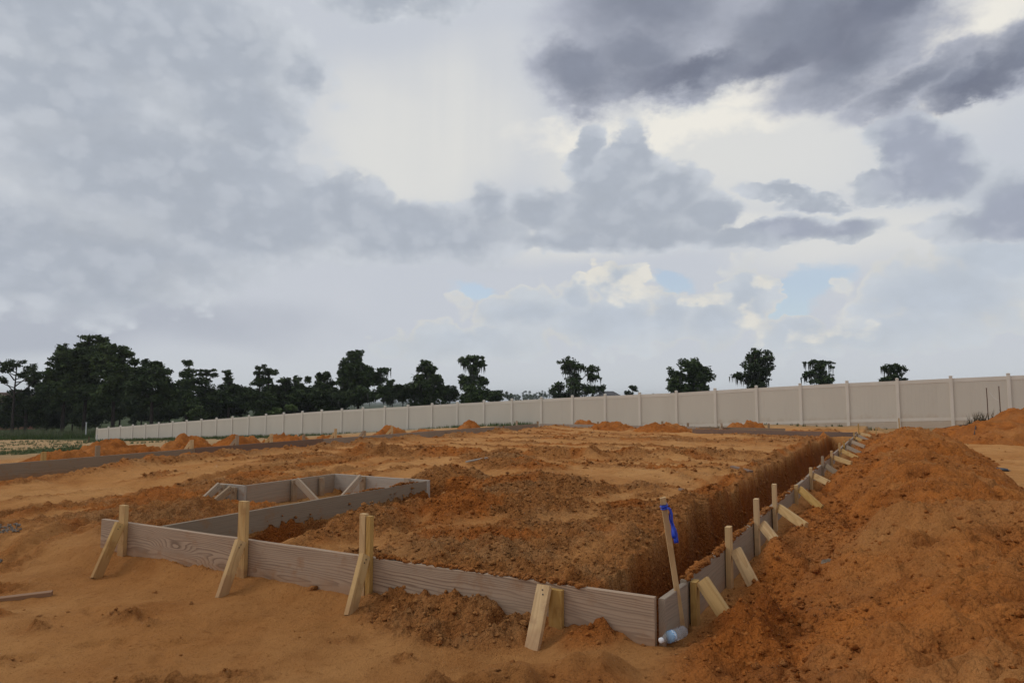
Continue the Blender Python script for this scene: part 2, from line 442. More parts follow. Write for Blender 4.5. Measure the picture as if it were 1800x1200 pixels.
    tr = np.maximum(tr, sm(s, 0.10, 0.18) * (1 - sm(s, 0.40 + 0.05 * wob2, 0.52 + 0.05 * wob2)) * 0.6 * smooth_band(t, 2.95, 4.38, 0.25))
    trl = (1 - sm(t, 4.36, 4.39)) * sm(t, 3.55 + 0.07 * wob2, 3.68 + 0.07 * wob2) * smooth_band(s, 0.12, 3.9, 0.2)
    trl = trl * (0.62 + 0.38 * (1 - np.exp(-((s - 1.6) / 0.45) ** 2)))
    trc = smooth_band(s, 3.96, 4.4, 0.08) * smooth_band(t, 3.9, 5.9, 0.2) * 0.6
    trl = np.maximum(trl, trc)
    z = z * (1 - np.maximum(tr, trl)) + (-0.62 + 0.05 * wob2) * tr * (tr >= trl) + (-0.34 + 0.06 * wob2) * trl * (trl > tr)
    darken = np.maximum(darken, np.maximum(tr, trl))  # trench walls and floors coloured darker
    tall = np.maximum(tr, trl); loose = np.maximum(loose * (1 - 0.5 * tall), 0.85 * sm(tall, 0.02, 0.15))
    lip = np.exp(-((t - tw - 0.16) / (0.14 + 0.16 * (1 - sm(s, 4, 8)))) ** 2) * smooth_band(s, 0.5, 22, 0.4)
    z = z + 0.09 * lip * (0.5 + 0.9 * fbm(s * 1.3, t * 2, 2, 88)); loose = np.maximum(loose, lip)
    # left trench and its ridge of crumbs
    lt = LT - t
    tl = smooth_band(lt, 0.03, 0.45, 0.10) * smooth_band(s, -3, 24, 0.5)
    z = z - tl * 0.16; darken = np.maximum(darken, tl * 0.6)  # left trench lowered and coloured darker
    rl = np.exp(-((lt - 0.95) / 0.32) ** 2) * smooth_band(s, 2.8, 24, 0.8)
    z = z + rl * 0.13 * np.clip(0.6 + 1.1 * fbm(s * 0.7, t, 2, 61), 0, 1.6); loose = np.maximum(loose, rl)
    # back ridge
    rb = np.exp(-((s - 23.7 - 0.2 * wob) / 0.5) ** 2) * smooth_band(t, 1, 12.5, 0.8)
    z = z + rb * 0.12 * np.clip(0.5 + 1.3 * fbm(t * 0.8, s, 2, 67), 0, 1.8); loose = np.maximum(loose, rb)
    # tyre ruts
    for pts, dep in (([(4.2, 8.5), (4.35, 10.5), (4.0, 12.5), (2.6, 14.5), (1.0, 16.5)], 0.05), ([(2.9, 8.8), (3.1, 10.5), (2.8, 12.1), (1.6, 13.9), (0.0, 15.6)], 0.05),
                     ([(-6.4, 6.0), (-5.9, 9.0), (-4.8, 12.5), (-3.0, 16.0)], 0.05), ([(-4.9, 6.2), (-4.4, 9.0), (-3.4, 11.9), (-1.9, 15.3)], 0.05)):
        d = seg_dist(X, Y, pts)
        rut = np.exp(-(d / 0.13) ** 4)
        tread = 0.5 + 0.5 * np.sin((X * 0.35 + Y) * 2 * math.pi / 0.11 + np.sign(wob2))
        z = z - 1.4 * dep * rut * (0.7 + 0.4 * tread) + 0.035 * np.exp(-((d - 0.22) / 0.07) ** 2) * (0.6 + wob2)
        loose = np.maximum(loose, 0.55 * np.exp(-((d - 0.22) / 0.09) ** 2)); darken = np.maximum(darken, 0.65 * rut)
    # --- outside the front form: smooth trodden sand, spill of crumbs, damp ridge in the foreground
    sp = 0.13 * np.clip(1 - np.sqrt(((s + 0.12) / 0.55) ** 2 + ((t - 1.35) / 0.85) ** 2) + 0.2 * wob2, 0, 1)
    sp = np.maximum(sp, 0.05 * np.clip(1 - ((s + 0.1) / 0.35) ** 2 - ((t - 0.35) / 0.30) ** 2, 0, 1)) * (1 - sm(s, -0.02, 0.0))
    z = z + sp; loose = np.maximum(loose, sm(sp, 0.015, 0.06))
    z = z - (0.07 * sm(t, 0.15, 0.8) + 0.06 * sm(t, 3.3, 5.0)) * sm(-s, 0.02, 0.22) * (1 - sm(t, 6.5, 9.0))
    d = seg_dist(X, Y, [(-1.6, 2.75), (-0.7, 3.02), (0.0, 3.36), (0.35, 3.46), (0.75, 3.56), (1.1, 3.74), (1.32, 4.02), (1.55, 4.35)])
    n1 = fbm(X * 4, Y * 4, 2, 101)
    w_ = 0.15 + 0.05 * wob2
    rg = (0.085 * sm(X, -1.6, 1.0) + 0.03) * (1 - 0.75 * np.exp(-((X - 0.78) / 0.26) ** 2)) * np.exp(-(d / w_) ** 2) * (1 + 0.75 * n1 + 0.5 * clods_h(X * 5, Y * 5, 149, 0.6)) * (1 - sm(s, -0.12, 0.0) * (t > -0.04))
    z = z + rg; darken = np.maximum(darken, 0.8 * sm(rg, 0.01, 0.05)); 
    fgw = smooth_band(X, -0.5, 2.1, 0.5) * (1 - 0.6 * np.exp(-((X - 0.7) / 0.25) ** 2)) * (1 - sm(Y, 3.05, 3.55 + 0.35 * sm(X, 1.1, 1.5))); darken = np.maximum(darken, 0.85 * fgw); z = z + fgw * (0.05 * (1 + 0.8 * n1) + 0.13 * clods_h(X * 3.1, Y * 3.1, 143, 0.55) + 0.03 * fbm(X * 9, Y * 9, 2, 147))
    loose = np.maximum(loose, 0.55 * fgw)
    # churned boot marks near bottom left
    for bx, by, br in ((-1.75, 3.55, .28), (-1.42, 3.72, .16), (-2.2, 3.3, .2), (-2.9, 4.0, .14), (-2.6, 4.75, .13), (-3.05, 4.55, .10), (-1.0, 4.25, .09), (-0.6, 3.9, .08), (-3.2, 3.7, .16), (-0.3, 3.15, .14), (-2.35, 4.6, .08), (-3.6, 4.9, .12), (-4.2, 5.6, .3), (-4.8, 6.4, .35)):
        g = np.exp(-(((X - bx) / br) ** 2 + ((Y - by) / (br * .6)) ** 2))
        z = z + g * min(0.085, 0.32 * br) * fbm(X * 8, Y * 8, 3, 131); loose = np.maximum(loose, 0.75 * g); darken = np.maximum(darken, 0.6 * g)
    # to the right of the form: loose clay everywhere
    right = sm(-t, 0.02, 0.35) * (1 - sm(-t, 3.1 - 0.75 * sm(s, 3, 8), 3.6 - 0.85 * sm(s, 3, 8) + 0.3 * wob)) * sm(s, -1.8, 0.2) * (1 - sm(s, 24, 27))
    loose = np.maximum(loose, right * 0.9); red = np.maximum(red, right)
    z = z + right * (0.02 + 0.085 * sm(s, 0.9, 1.6)) * (1 + wob2)
    # hollow where the bottle lies
    db = seg_dist(X, Y, [(0.76, 3.82), (0.84, 3.88), (1.0, 4.02)])
    mb = np.exp(-(db / 0.13) ** 4) * ((t < 0.0) | (s < -0.02)); z = z * (1 - mb) + 0.035 * mb
    # boot prints wandering across the trodden sand
    if X.size > 50:
        rr_ = random.Random(12); px_, py_, ang = -3.6, 3.9, 0.25
        for i in range(22):
            px_ += 0.42 * math.cos(ang) + rr_.uniform(-.05, .05); py_ += 0.42 * math.sin(ang) + rr_.uniform(-.05, .05); ang += rr_.uniform(-.35, .3)
            if i == 10: px_, py_, ang = -3.2, 5.2, -0.5
            ox, oy = px_ - 0.09 * (-1) ** i * math.sin(ang), py_ + 0.09 * (-1) ** i * math.cos(ang)
            ii = np.nonzero(np.abs(X - ox) + np.abs(Y - oy) < 0.5)[0]
            if len(ii) == 0: continue
            lx = (X[ii] - ox) * math.cos(ang) + (Y[ii] - oy) * math.sin(ang); ly = -(X[ii] - ox) * math.sin(ang) + (Y[ii] - oy) * math.cos(ang)
            dd = np.sqrt((lx / 0.15) ** 2 + (ly / 0.058) ** 2)
            z[ii] = z[ii] - 0.020 * np.exp(-dd ** 4) + 0.010 * np.exp(-((dd - 1.2) / 0.25) ** 2)
    # sand packed against the foot of the front form
    pk = np.exp(-((s + 0.02) / 0.10) ** 2) * smooth_band(t, 0.7, 5.3, 0.2); z = z * (1 - pk) + np.maximum(z, 0.012 + 0.012 * wob2) * pk
    # red clay content
    red = np.maximum(red, 0.95 * loose * sm(fbm(X * 0.9, Y * 0.9, 3, 151), 0.0, 0.40))
    red = np.maximum(red, 0.55 * np.maximum(tr, trl)); darken = np.maximum(darken, 1.25 * sm(np.maximum(tr, trl), 0.03, 0.3))  # trench cuts redder, and darker right up their walls
    # the field beyond: pale sand, weeds
    field = sm(dist, 1.0, 6.0)
    # damp trodden soil of the foreground and the dug bay, rank grass beyond the fence
    damp = np.maximum((1 - sm(s, 0.0, 2.5 + 0.8 * wob)) * (1 - 0.6 * sm(t, 5, 8)), 0.45 * garage * (1 - sm(s, 5.0, 8.0)))
    darken = np.maximum(darken, 0.62 * damp * np.clip(0.85 + 0.35 * wob, 0.5, 1.1))
    beyond = (X - FENCE_B[0]) * -FDIR[1] + (Y - FENCE_B[1]) * FDIR[0]
    veg = sm(-beyond, 0.5, 3.0) if FDIR[0] < 0 else sm(beyond, 0.5, 3.0)
    veg = np.maximum(veg, sm(Y, 80, 86))
    field = field + veg
    return z, np.clip(loose, 0, 1), np.clip(red, 0, 1), np.clip(darken, 0, 1.2), field

def detail(X, Y, loose, fine=True):
    c1 = clods_h(X * 6.5, Y * 6.5, 3, 0.42)
    c2 = clods_h(X * 15, Y * 15, 5, 0.55)
    d = loose * (0.045 * c1 + 0.050 * c2 + 0.038 * fbm(X * 4, Y * 4, 4, 21, 0.62) + 0.03 * np.abs(perlin(X * 2.2, Y * 2.2, 27)))
    d = d + 0.016 * fbm(X * 1.9, Y * 1.9, 2, 35) + 0.009 * fbm(X * 6, Y * 6, 3, 33)
    if fine:
        c3 = clods_h(X * 34, Y * 34, 7, 0.5)
        d = d + loose * (0.030 * c3 + 0.008 * perlin(X * 30, Y * 30, 9)) + (1 - loose) * (0.010 * clods_h(X * 9, Y * 9, 14, 0.05) + 0.006 * clods_h(X * 24, Y * 24, 15, 0.12))
    return d

# ------------------------------------------------------------------ soil material (shared by ground, heaps and clods)
def new_mat(name, rough=0.9, spec=0.2):
    m = bpy.data.materials.new(name); m.use_nodes = True
    t = NT(m.node_tree); b = t.n["Principled BSDF"]
    b.inputs['Roughness'].default_value = rough
    b.inputs['Specular IOR Level'].default_value = spec
    return m, t, b
def attribute(t, name):
    a = t.new('ShaderNodeAttribute'); a.attribute_name = name; return a.outputs['Fac']
def soil_material():
    m, t, b = new_mat("soil", 1.0, 0.05)
    pos = t.new('ShaderNodeNewGeometry').outputs['Position']
    loose, red, darken, field = (attribute(t, n) for n in ('loose', 'red', 'darken', 'field'))
    n1 = t.noise(pos, 0.55, 4, 0.55); n2 = t.noise(pos, 3.2, 5, 0.6); n3 = t.noise(pos, 22, 5, 0.65); n4 = t.noise(pos, 160, 3, 0.6)
    sand = t.mix(t.mapr(n1, 0.35, 0.65), (0.62, 0.312, 0.112, 1), (0.54, 0.245, 0.078, 1))
    sand = t.mix(t.mapr(n2, 0.42, 0.72, 0, 0.55), sand, (0.44, 0.200, 0.066, 1))
    clay = t.mix(t.mapr(n2, 0.3, 0.7), (0.58, 0.188, 0.038, 1), (0.38, 0.124, 0.030, 1))
    clay = t.mix(t.mapr(n1, 0.5, 0.7, 0, 0.6), clay, (0.45, 0.195, 0.068, 1))
    brown = t.mix(t.mapr(n3, 0.35, 0.65), (0.47, 0.192, 0.058, 1), (0.31, 0.116, 0.034, 1))
    brown = t.mix(t.mapr(t.noise(pos, 1.15, 4, 0.6), 0.48, 0.64, 0, 0.75), brown, t.mix(t.mapr(n3, 0.35, 0.65), (0.50, 0.265, 0.112, 1), (0.34, 0.165, 0.066, 1)))
    c = t.mix(t.math('MULTIPLY', loose, 0.85), sand, brown)
    c = t.mix(t.math('MULTIPLY', red, 0.92), c, clay)
    pale = t.mix(t.mapr(n2, 0.35, 0.65), (0.46, 0.315, 0.165, 1), (0.40, 0.27, 0.14, 1))
    c = t.mix(t.math('MULTIPLY', t.math('MINIMUM', field, 1.0), 0.9), c, pale)
    c = t.mix(t.mapr(field, 1.05, 1.6), c, (0.05, 0.065, 0.025, 1))
    c = t.mix(t.math('MULTIPLY', darken, 0.85), c, t.mix(1.0, c, (0.62, 0.54, 0.47, 1), 'MULTIPLY'))
    c = t.mix(t.mapr(n3, 0.54, 0.70, 0, 0.5), c, t.mix(1.0, c, (0.55, 0.46, 0.40, 1), 'MULTIPLY'))
    n5 = t.noise(pos, 1.7, 5, 0.62)
    c = t.mix(t.mapr(n5, 0.50, 0.70, 0, 0.5), c, t.mix(1.0, c, (0.72, 0.60, 0.50, 1), 'MULTIPLY'))
    n6 = t.noise(pos, 70, 3, 0.6)
    c = t.mix(t.mapr(n6, 0.58, 0.72, 0, 0.55), c, t.mix(1.0, c, (0.50, 0.42, 0.36, 1), 'MULTIPLY'))
    c = t.mix(t.mapr(n4, 0.60, 0.75, 0, 0.40), c, t.mix(1.0, c, (1.6, 1.7, 1.8, 1), 'MULTIPLY'))
    c = t.mix(t.mapr(n4, 0.38, 0.26, 0, 0.6), c, t.mix(1.0, c, (0.4, 0.34, 0.3, 1), 'MULTIPLY'))
    t.put(b.inputs['Base Color'], c)
    vor = t.voronoi(pos, 60, 'F1')
    vor2_ = t.voronoi(pos, 24, 'F1')
    h = t.math('ADD', t.math('MULTIPLY', n6, 0.35), t.math('MULTIPLY_ADD', n3, 0.6, t.math('MULTIPLY', n4, 0.30)))
    hl = t.math('ADD', t.math('MULTIPLY', vor, -0.55), t.math('MULTIPLY', vor2_, -0.9))
    h = t.math('ADD', h, t.math('MULTIPLY', hl, t.math('MULTIPLY_ADD', loose, 0.85, 0.05)))
    t.put(b.inputs['Normal'], t.bump(h, 1.0, 0.045))
    return m
SOIL = soil_material()

# ------------------------------------------------------------------ ground: one sheet, fine near the forms, coarse to the horizon
def axis(stops):
    """stops: list of (value, spacing) -> grid lines with spacing varying linearly between stops"""
    out = [stops[0][0]]
    for (a, da), (b_, db) in zip(stops[:-1], stops[1:]):
        x = a
        while True:
            k = (x - a) / (b_ - a)
            x = x + da * (db / da) ** k
            if x >= b_ - 0.5 * db: break
            out.append(x)
        out.append(b_)
    return np.array(out)
s_ax = axis([(-4000, 1500), (-200, 90), (-20, 5.0), (-6, 0.30), (-2.5, 0.022), (1.6, 0.021), (5.5, 0.034), (12, 0.075), (27, 0.2), (60, 2.0), (200, 14), (1000, 150), (4500, 900)])
t_ax = axis([(-4500, 900), (-800, 140), (-60, 8), (-12, 0.60), (-5, 0.12), (-0.6, 0.024), (5.6, 0.023), (9, 0.045), (13.5, 0.08), (17, 0.25), (30, 1.0), (100, 6), (600, 80), (4500, 900)])
SS, TT = np.meshgrid(s_ax, t_ax, indexing='ij')
GX = CORNER[0] + SS * UU[0] + TT * VV[0]; GY = CORNER[1] + SS * UU[1] + TT * VV[1]
gz, gl, gr_, gw_, gf = macro(GX.ravel(), GY.ravel())
near = np.hypot(GX.ravel(), GY.ravel()) < 70
dz = np.zeros_like(gz)
dz[near] = detail(GX.ravel()[near], GY.ravel()[near], gl[near])
gz = gz + dz
ns, nt = SS.shape
idx = np.arange(ns * nt).reshape(ns, nt)
gfaces = np.stack([idx[:-1, :-1], idx[1:, :-1], idx[1:, 1:], idx[:-1, 1:]], -1).reshape(-1, 4)
gme = np_mesh("ground", np.stack([GX.ravel(), GY.ravel(), gz], -1), gfaces, True)
for n_, v_ in (('loose', gl), ('red', gr_), ('darken', gw_), ('field', gf)): attr(gme, n_, v_)
ground = link_mesh("ground", gme, SOIL)
tag(ground, kind="structure")
def ground_z(X, Y, with_detail=True):
    X = np.atleast_1d(np.asarray(X, float)); Y = np.atleast_1d(np.asarray(Y, float))
    z, l, r, w, f = macro(X, Y)
    return z + (detail(X, Y, l) if with_detail else 0)

# ------------------------------------------------------------------ heaps of soil as things of their own
MOUNDS = []          # (cx, cy, ang, rx, ry, h, seed)
def mound_profile(X, Y, md):
    cx, cy, ang, rx, ry, h, seed, flat = md
    c, s_ = math.cos(ang), math.sin(ang)
    lx = (X - cx) * c + (Y - cy) * s_; ly = -(X - cx) * s_ + (Y - cy) * c
    n = fbm(X * 1.3 / max(min(rx, ry), .3), Y * 1.3 / max(min(rx, ry), .3), 3, seed)
    if flat:      # long berm: rounded ridge with tapering ends
        e = sm(lx, -rx, -rx + 1.4) * (1 - sm(lx, rx - 2.5, rx))
        wv = 1 + 0.20 * np.sin(lx * 0.9 + seed) + 0.14 * n
        prof = np.clip(1 - (np.abs(ly + 0.18 * np.sin(lx * 0.55)) / (ry * wv)) ** 1.7, -0.25, 1) * e - 0.12 * (1 - e)
        return h * prof * (0.88 + 0.14 * n + 0.12 * np.sin(lx * 0.8 + 1.0)) 
    d = np.sqrt((lx / rx) ** 2 + (ly / ry) ** 2)
    n2_ = fbm(X * 3.6 / max(min(rx, ry), .3) + 5, Y * 3.6 / max(min(rx, ry), .3), 2, seed + 3)
    return h * (0.92 - d ** 1.9 + 0.36 * n + 0.12 * n2_)
def soil_mound(name, cx, cy, ang, rx, ry, h, step, label, cat, group=None, redv=0.95, seed=1, flat=False):
    md = (cx, cy, ang, rx, ry, h, seed, flat)
    MOUNDS.append(md)
    ext = 1.12
    ax = np.arange(-rx * ext, rx * ext + step, step)
    if flat: ax = axis([(-rx * ext, step * 0.8), (-rx * 0.55, step), (rx * ext, step * 3.2)])
    ay = np.arange(-ry * ext * (1.35 if flat else 1), ry * ext * (1.35 if flat else 1) + step, step)
    LX, LY = np.meshgrid(ax, ay, indexing='ij')
    c, s_ = math.cos(ang), math.sin(ang)
    X = (cx + LX * c - LY * s_).ravel(); Y = (cy + LX * s_ + LY * c).ravel()
    pr = mound_profile(X, Y, md)
    gz_, gl_, gr2, gw2, gf2 = macro(X, Y)
    L = np.full_like(X, 1.0)
    z = gz_ + pr + detail(X, Y, L) * np.clip(0.55 + pr / h, 0.4, 1.15)
    keep_v = pr > -0.14 * h - 0.03
    n0, n1 = LX.shape
    ii = np.arange(n0 * n1).reshape(n0, n1)
    fc = np.stack([ii[:-1, :-1], ii[1:, :-1], ii[1:, 1:], ii[:-1, 1:]], -1).reshape(-1, 4)
    fc = fc[keep_v[fc].all(1)]
    used = np.unique(fc); remap = np.full(n0 * n1, -1); remap[used] = np.arange(len(used))
    base_z = float(ground_z(cx, cy, False)[0])
    V = np.stack([X - cx, Y - cy, z - base_z], -1)[used]
    me = np_mesh(name, V, remap[fc], True)
    n = fbm(X * 0.9, Y * 0.9, 3, seed + 40)
    rr = np.clip(redv + 0.5 * n, 0, 1)
    attr(me, 'loose', np.clip(0.75 + 0.4 * n, 0.3, 1)[used]); attr(me, 'red', rr[used]); attr(me, 'darken', np.zeros(len(used))); attr(me, 'field', np.zeros(len(used)))
    o = link_mesh(name, me, SOIL); o.location = (cx, cy, base_z)
    tag(o, label, cat, group)
    return o
def surf_z(X, Y):
    z, l, r, w, f = macro(X, Y)
    best = z + detail(X, Y, l)
    l = l.copy(); r = r.copy()
    for md in MOUNDS:
        ii = np.nonzero(np.hypot(X - md[0], Y - md[1]) < 1.3 * max(md[3], md[4]))[0]
        if len(ii) == 0: continue
        pr = mound_profile(X[ii], Y[ii], md)
        ii = ii[pr > -0.02]; pr = pr[pr > -0.02]
        zz = z[ii] + pr + 0.6 * detail(X[ii], Y[ii], np.ones(len(ii)))
        best[ii] = np.maximum(best[ii], zz); l[ii] = 1.0; r[ii] = 0.9
    return best, l, r

bc = P(9.7, -1.68)
soil_mound("soil_berm", bc.x, bc.y, ST_ANGLE, 11.6, 1.06, 0.45, 0.032, "long orange berm of crumbly excavated soil beside the braced right form", "soil berm", None, 0.75, 3, True)
soil_mound("soil_mound", 17.9, 23.6, 0.5, 4.2, 3.2, 0.95, 0.08, "big orange soil mound in front of the fence at the right edge", "soil mound", "piles of excavated soil", 0.85, 8)
soil_mound("soil_mound", 13.6, 15.2, 0.9, 2.7, 1.8, 0.55, 0.06, "brown soil mound at the right edge beyond the sandy gully", "soil mound", "piles of excavated soil", 0.5, 18)
HEAPS = "small soil heaps behind the far forms"
heap_specs = [  # pixel of crest, distance t behind left form / or s, radius m, label
    ((118, 789), 14.2, .95, "low spread orange soil heap, leftmost one behind the left form"),
    ((205, 771), 14.5, 1.05, "tall orange soil heap, second from the left behind the left form"),
    ((337, 764), 14.5, .95, "rounded orange soil heap behind the end of the grey left board"),
    ((420, 764), 14.4, .85, "fourth orange soil heap from the left along the far left form"),
    ((507, 761), 14.4, .85, "orange soil heap just left of the join between brown and grey boards"),
    ((577, 765), 14.3, .7, "small low soil heap right of the brown board, sixth from the left"),
    ((686, 749), 14.5, .95, "broad orange soil heap, seventh from the left along the far form"),
    ((748, 755), 14.4, .8, "flat orange soil heap left of the last pointed heap on the left form"),
    ((826, 739), 14.5, .75, "pointed orange soil heap near the far left corner of the forms")]
def at_t(x, y, t):
    d = ray(x, y); o = CO; _, t0 = to_st(o[0], o[1]); k = (t - t0) / (d[0] * VV[0] + d[1] * VV[1]); return o + d * k
def at_s(x, y, s):
    d = ray(x, y); s0, _ = to_st(CO[0], CO[1]); k = (s - s0) / (d[0] * UU[0] + d[1] * UU[1]); return CO + d * k
for i, ((px, py), tt, r, lab) in enumerate(heap_specs):
    p_ = at_t(px, py, tt)
    g0 = float(ground_z(p_[0], p_[1], False)[0])
    soil_mound("soil_heap", p_[0], p_[1], ST_ANGLE, r * 1.1, r * 0.8, max(0.12, 0.85 * (p_[2] - g0)), 0.055, lab, "soil heap", HEAPS, 0.95, 60 + i * 5)
for (px, py), ss, r, lab, sd_ in [((1028, 736), 26.4, .85, "orange soil heap behind the middle of the back form", 201), ((1305, 743), 26.6, .95, "orange soil heap behind the right part of the back form", 207),
                             ((1076, 742), 23.6, .95, "orange soil heap inside the back form, left of its pair", 211), ((1166, 744), 22.9, 1.1, "orange soil heap inside the back form, right of its pair", 217)]:
    p_ = at_s(px, py, ss)
    g0 = float(ground_z(p_[0], p_[1], False)[0])
    soil_mound("soil_heap", p_[0], p_[1], ST_ANGLE, r * 0.8, r * 1.1, max(0.12, 0.85 * (p_[2] - g0)), 0.06, lab, "soil heap", HEAPS, 0.95, sd_)

# ------------------------------------------------------------------ loose clods lying on the crumbly soil
def clod_field(name, n, region, size, seed, small=True):
    rng = np.random.default_rng(seed)
    s_ = rng.uniform(region[0], region[1], int(n * 2.2)); t_ = rng.uniform(region[2], region[3], int(n * 2.2))
    X = CORNER[0] + s_ * UU[0] + t_ * VV[0]; Y = CORNER[1] + s_ * UU[1] + t_ * VV[1]
    z, l, r = surf_z(X, Y)
    keep = rng.uniform(0, 1, len(X)) < (l ** 1.5 * 0.985 + 0.012)
    X, Y, z, l, r = (a[keep][:n] for a in (X, Y, z, l, r))
    m = len(X)
    if small:
        bv = np.array([(1, 0, 0), (-1, 0, 0), (0, 1, 0), (0, -1, 0), (0, 0, 1), (0, 0, -1)], float) * 1.15
        bf = np.array([(0, 2, 4), (2, 1, 4), (1, 3, 4), (3, 0, 4), (2, 0, 5), (1, 2, 5), (3, 1, 5), (0, 3, 5)])
    else:
        bm = bmesh.new(); bmesh.ops.create_icosphere(bm, subdivisions=1, radius=1.0)
        bv = np.array([v.co[:] for v in bm.verts]); bf = np.array([[v.index for v in f.verts] for f in bm.faces]); bm.free()
    sz = size * np.clip(rng.lognormal(0, 0.55, m), 0.35, 3.0)
    a = rng.uniform(0, 2 * math.pi, m)
    V = bv[None] * (1 + rng.uniform(-0.32, 0.32, (m, len(bv), 1)))
    V = V * (np.stack([np.ones(m), rng.uniform(.6, 1, m), rng.uniform(.45, .8, m)], -1) * sz[:, None])[:, None, :]
    ca, sa = np.cos(a)[:, None], np.sin(a)[:, None]
    vx = V[..., 0] * ca - V[..., 1] * sa; vy = V[..., 0] * sa + V[..., 1] * ca
    V = np.stack([vx + X[:, None], vy + Y[:, None], V[..., 2] + (z + 0.12 * sz)[:, None]], -1).reshape(-1, 3)
    Fc = (bf[None] + (np.arange(m) * len(bv))[:, None, None]).reshape(-1, 3)
    me = np_mesh(name, V, Fc, False)
    rep = lambda v: np.repeat(v, len(bv))
    jit = rng.uniform(-0.35, 0.25, m)
    attr(me, 'loose', rep(np.clip(0.8 + jit, 0, 1))); attr(me, 'red', rep(np.clip(r + jit, 0, 1))); attr(me, 'darken', rep(np.clip(rng.uniform(-.4, .5, m), 0, 1))); attr(me, 'field', rep(np.zeros(m)))
    o = link_mesh(name, me, SOIL); tag(o, "loose crumbs and clods of soil scattered over the dug ground", "soil clods", kind="stuff")
    return o
clod_field("soil_clods", 26000, (-2.4, 5.5, -3.4, 5.0), 0.0085, 1)
clod_field("soil_clods", 12000, (3.0, 12, -3.4, 11.5), 0.013, 2)
clod_field("soil_clods", 6000, (8, 25, -4.0, 13), 0.020, 3)
clod_field("soil_clods", 1500, (-2.6, 5.0, -3.0, 5.0), 0.015, 4, False)

def crumbs_on_boards():
    rng = np.random.default_rng(77); pts = []
    for (s0, s1, t0, t1, n, zz) in [(0.44, 4.6, -0.052, -0.012, 900, TOP), (4.6, 12, -0.055, -0.02, 500, TOP), (-0.034, -0.004, 0.42, 2.0, 420, TOP), (2.3, 3.8, 4.405, 4.44, 260, TOP)]:
        ss = rng.uniform(s0, s1, n); tt = rng.uniform(t0, t1, n)
        key = ss if s1 - s0 > 0.2 else tt
        pile = np.clip(0.45 + 1.3 * perlin(key * 1.7, key * 0 + 3.3, 5), 0, 1)
        kp = rng.uniform(0, 1, n) < pile
        ss, tt, pile = ss[kp], tt[kp], pile[kp]
        z = zz + rng.uniform(0, 1, len(ss)) * 0.030 * pile
        pts.append(np.stack([CORNER[0] + ss * UU[0] + tt * VV[0], CORNER[1] + ss * UU[1] + tt * VV[1], z], -1))
    C = np.concatenate(pts); m = len(C)
    bm = bmesh.new(); bmesh.ops.create_icosphere(bm, subdivisions=1, radius=1.0)
    bv = np.array([v.co[:] for v in bm.verts]); bf = np.array([[v.index for v in f.verts] for f in bm.faces]); bm.free()
    sz = rng.uniform(0.007, 0.019, m)
    V = bv[None] * (1 + rng.uniform(-.3, .3, (m, len(bv), 1))) * sz[:, None, None] * np.array([1.2, 1.2, 0.8])
    V = (V + C[:, None]).reshape(-1, 3)
    me = np_mesh("soil_crumbs", V, (bf[None] + (np.arange(m) * len(bv))[:, None, None]).reshape(-1, 3))
    k = len(V)
    attr(me, 'loose', np.ones(k)); attr(me, 'red', np.full(k, .5)); attr(me, 'darken', np.full(k, .1)); attr(me, 'field', np.zeros(k))
    tag(link_mesh("soil_crumbs", me, SOIL), "crumbs of soil lying along the top edges of the forms", "soil crumbs", kind="stuff")
crumbs_on_boards()

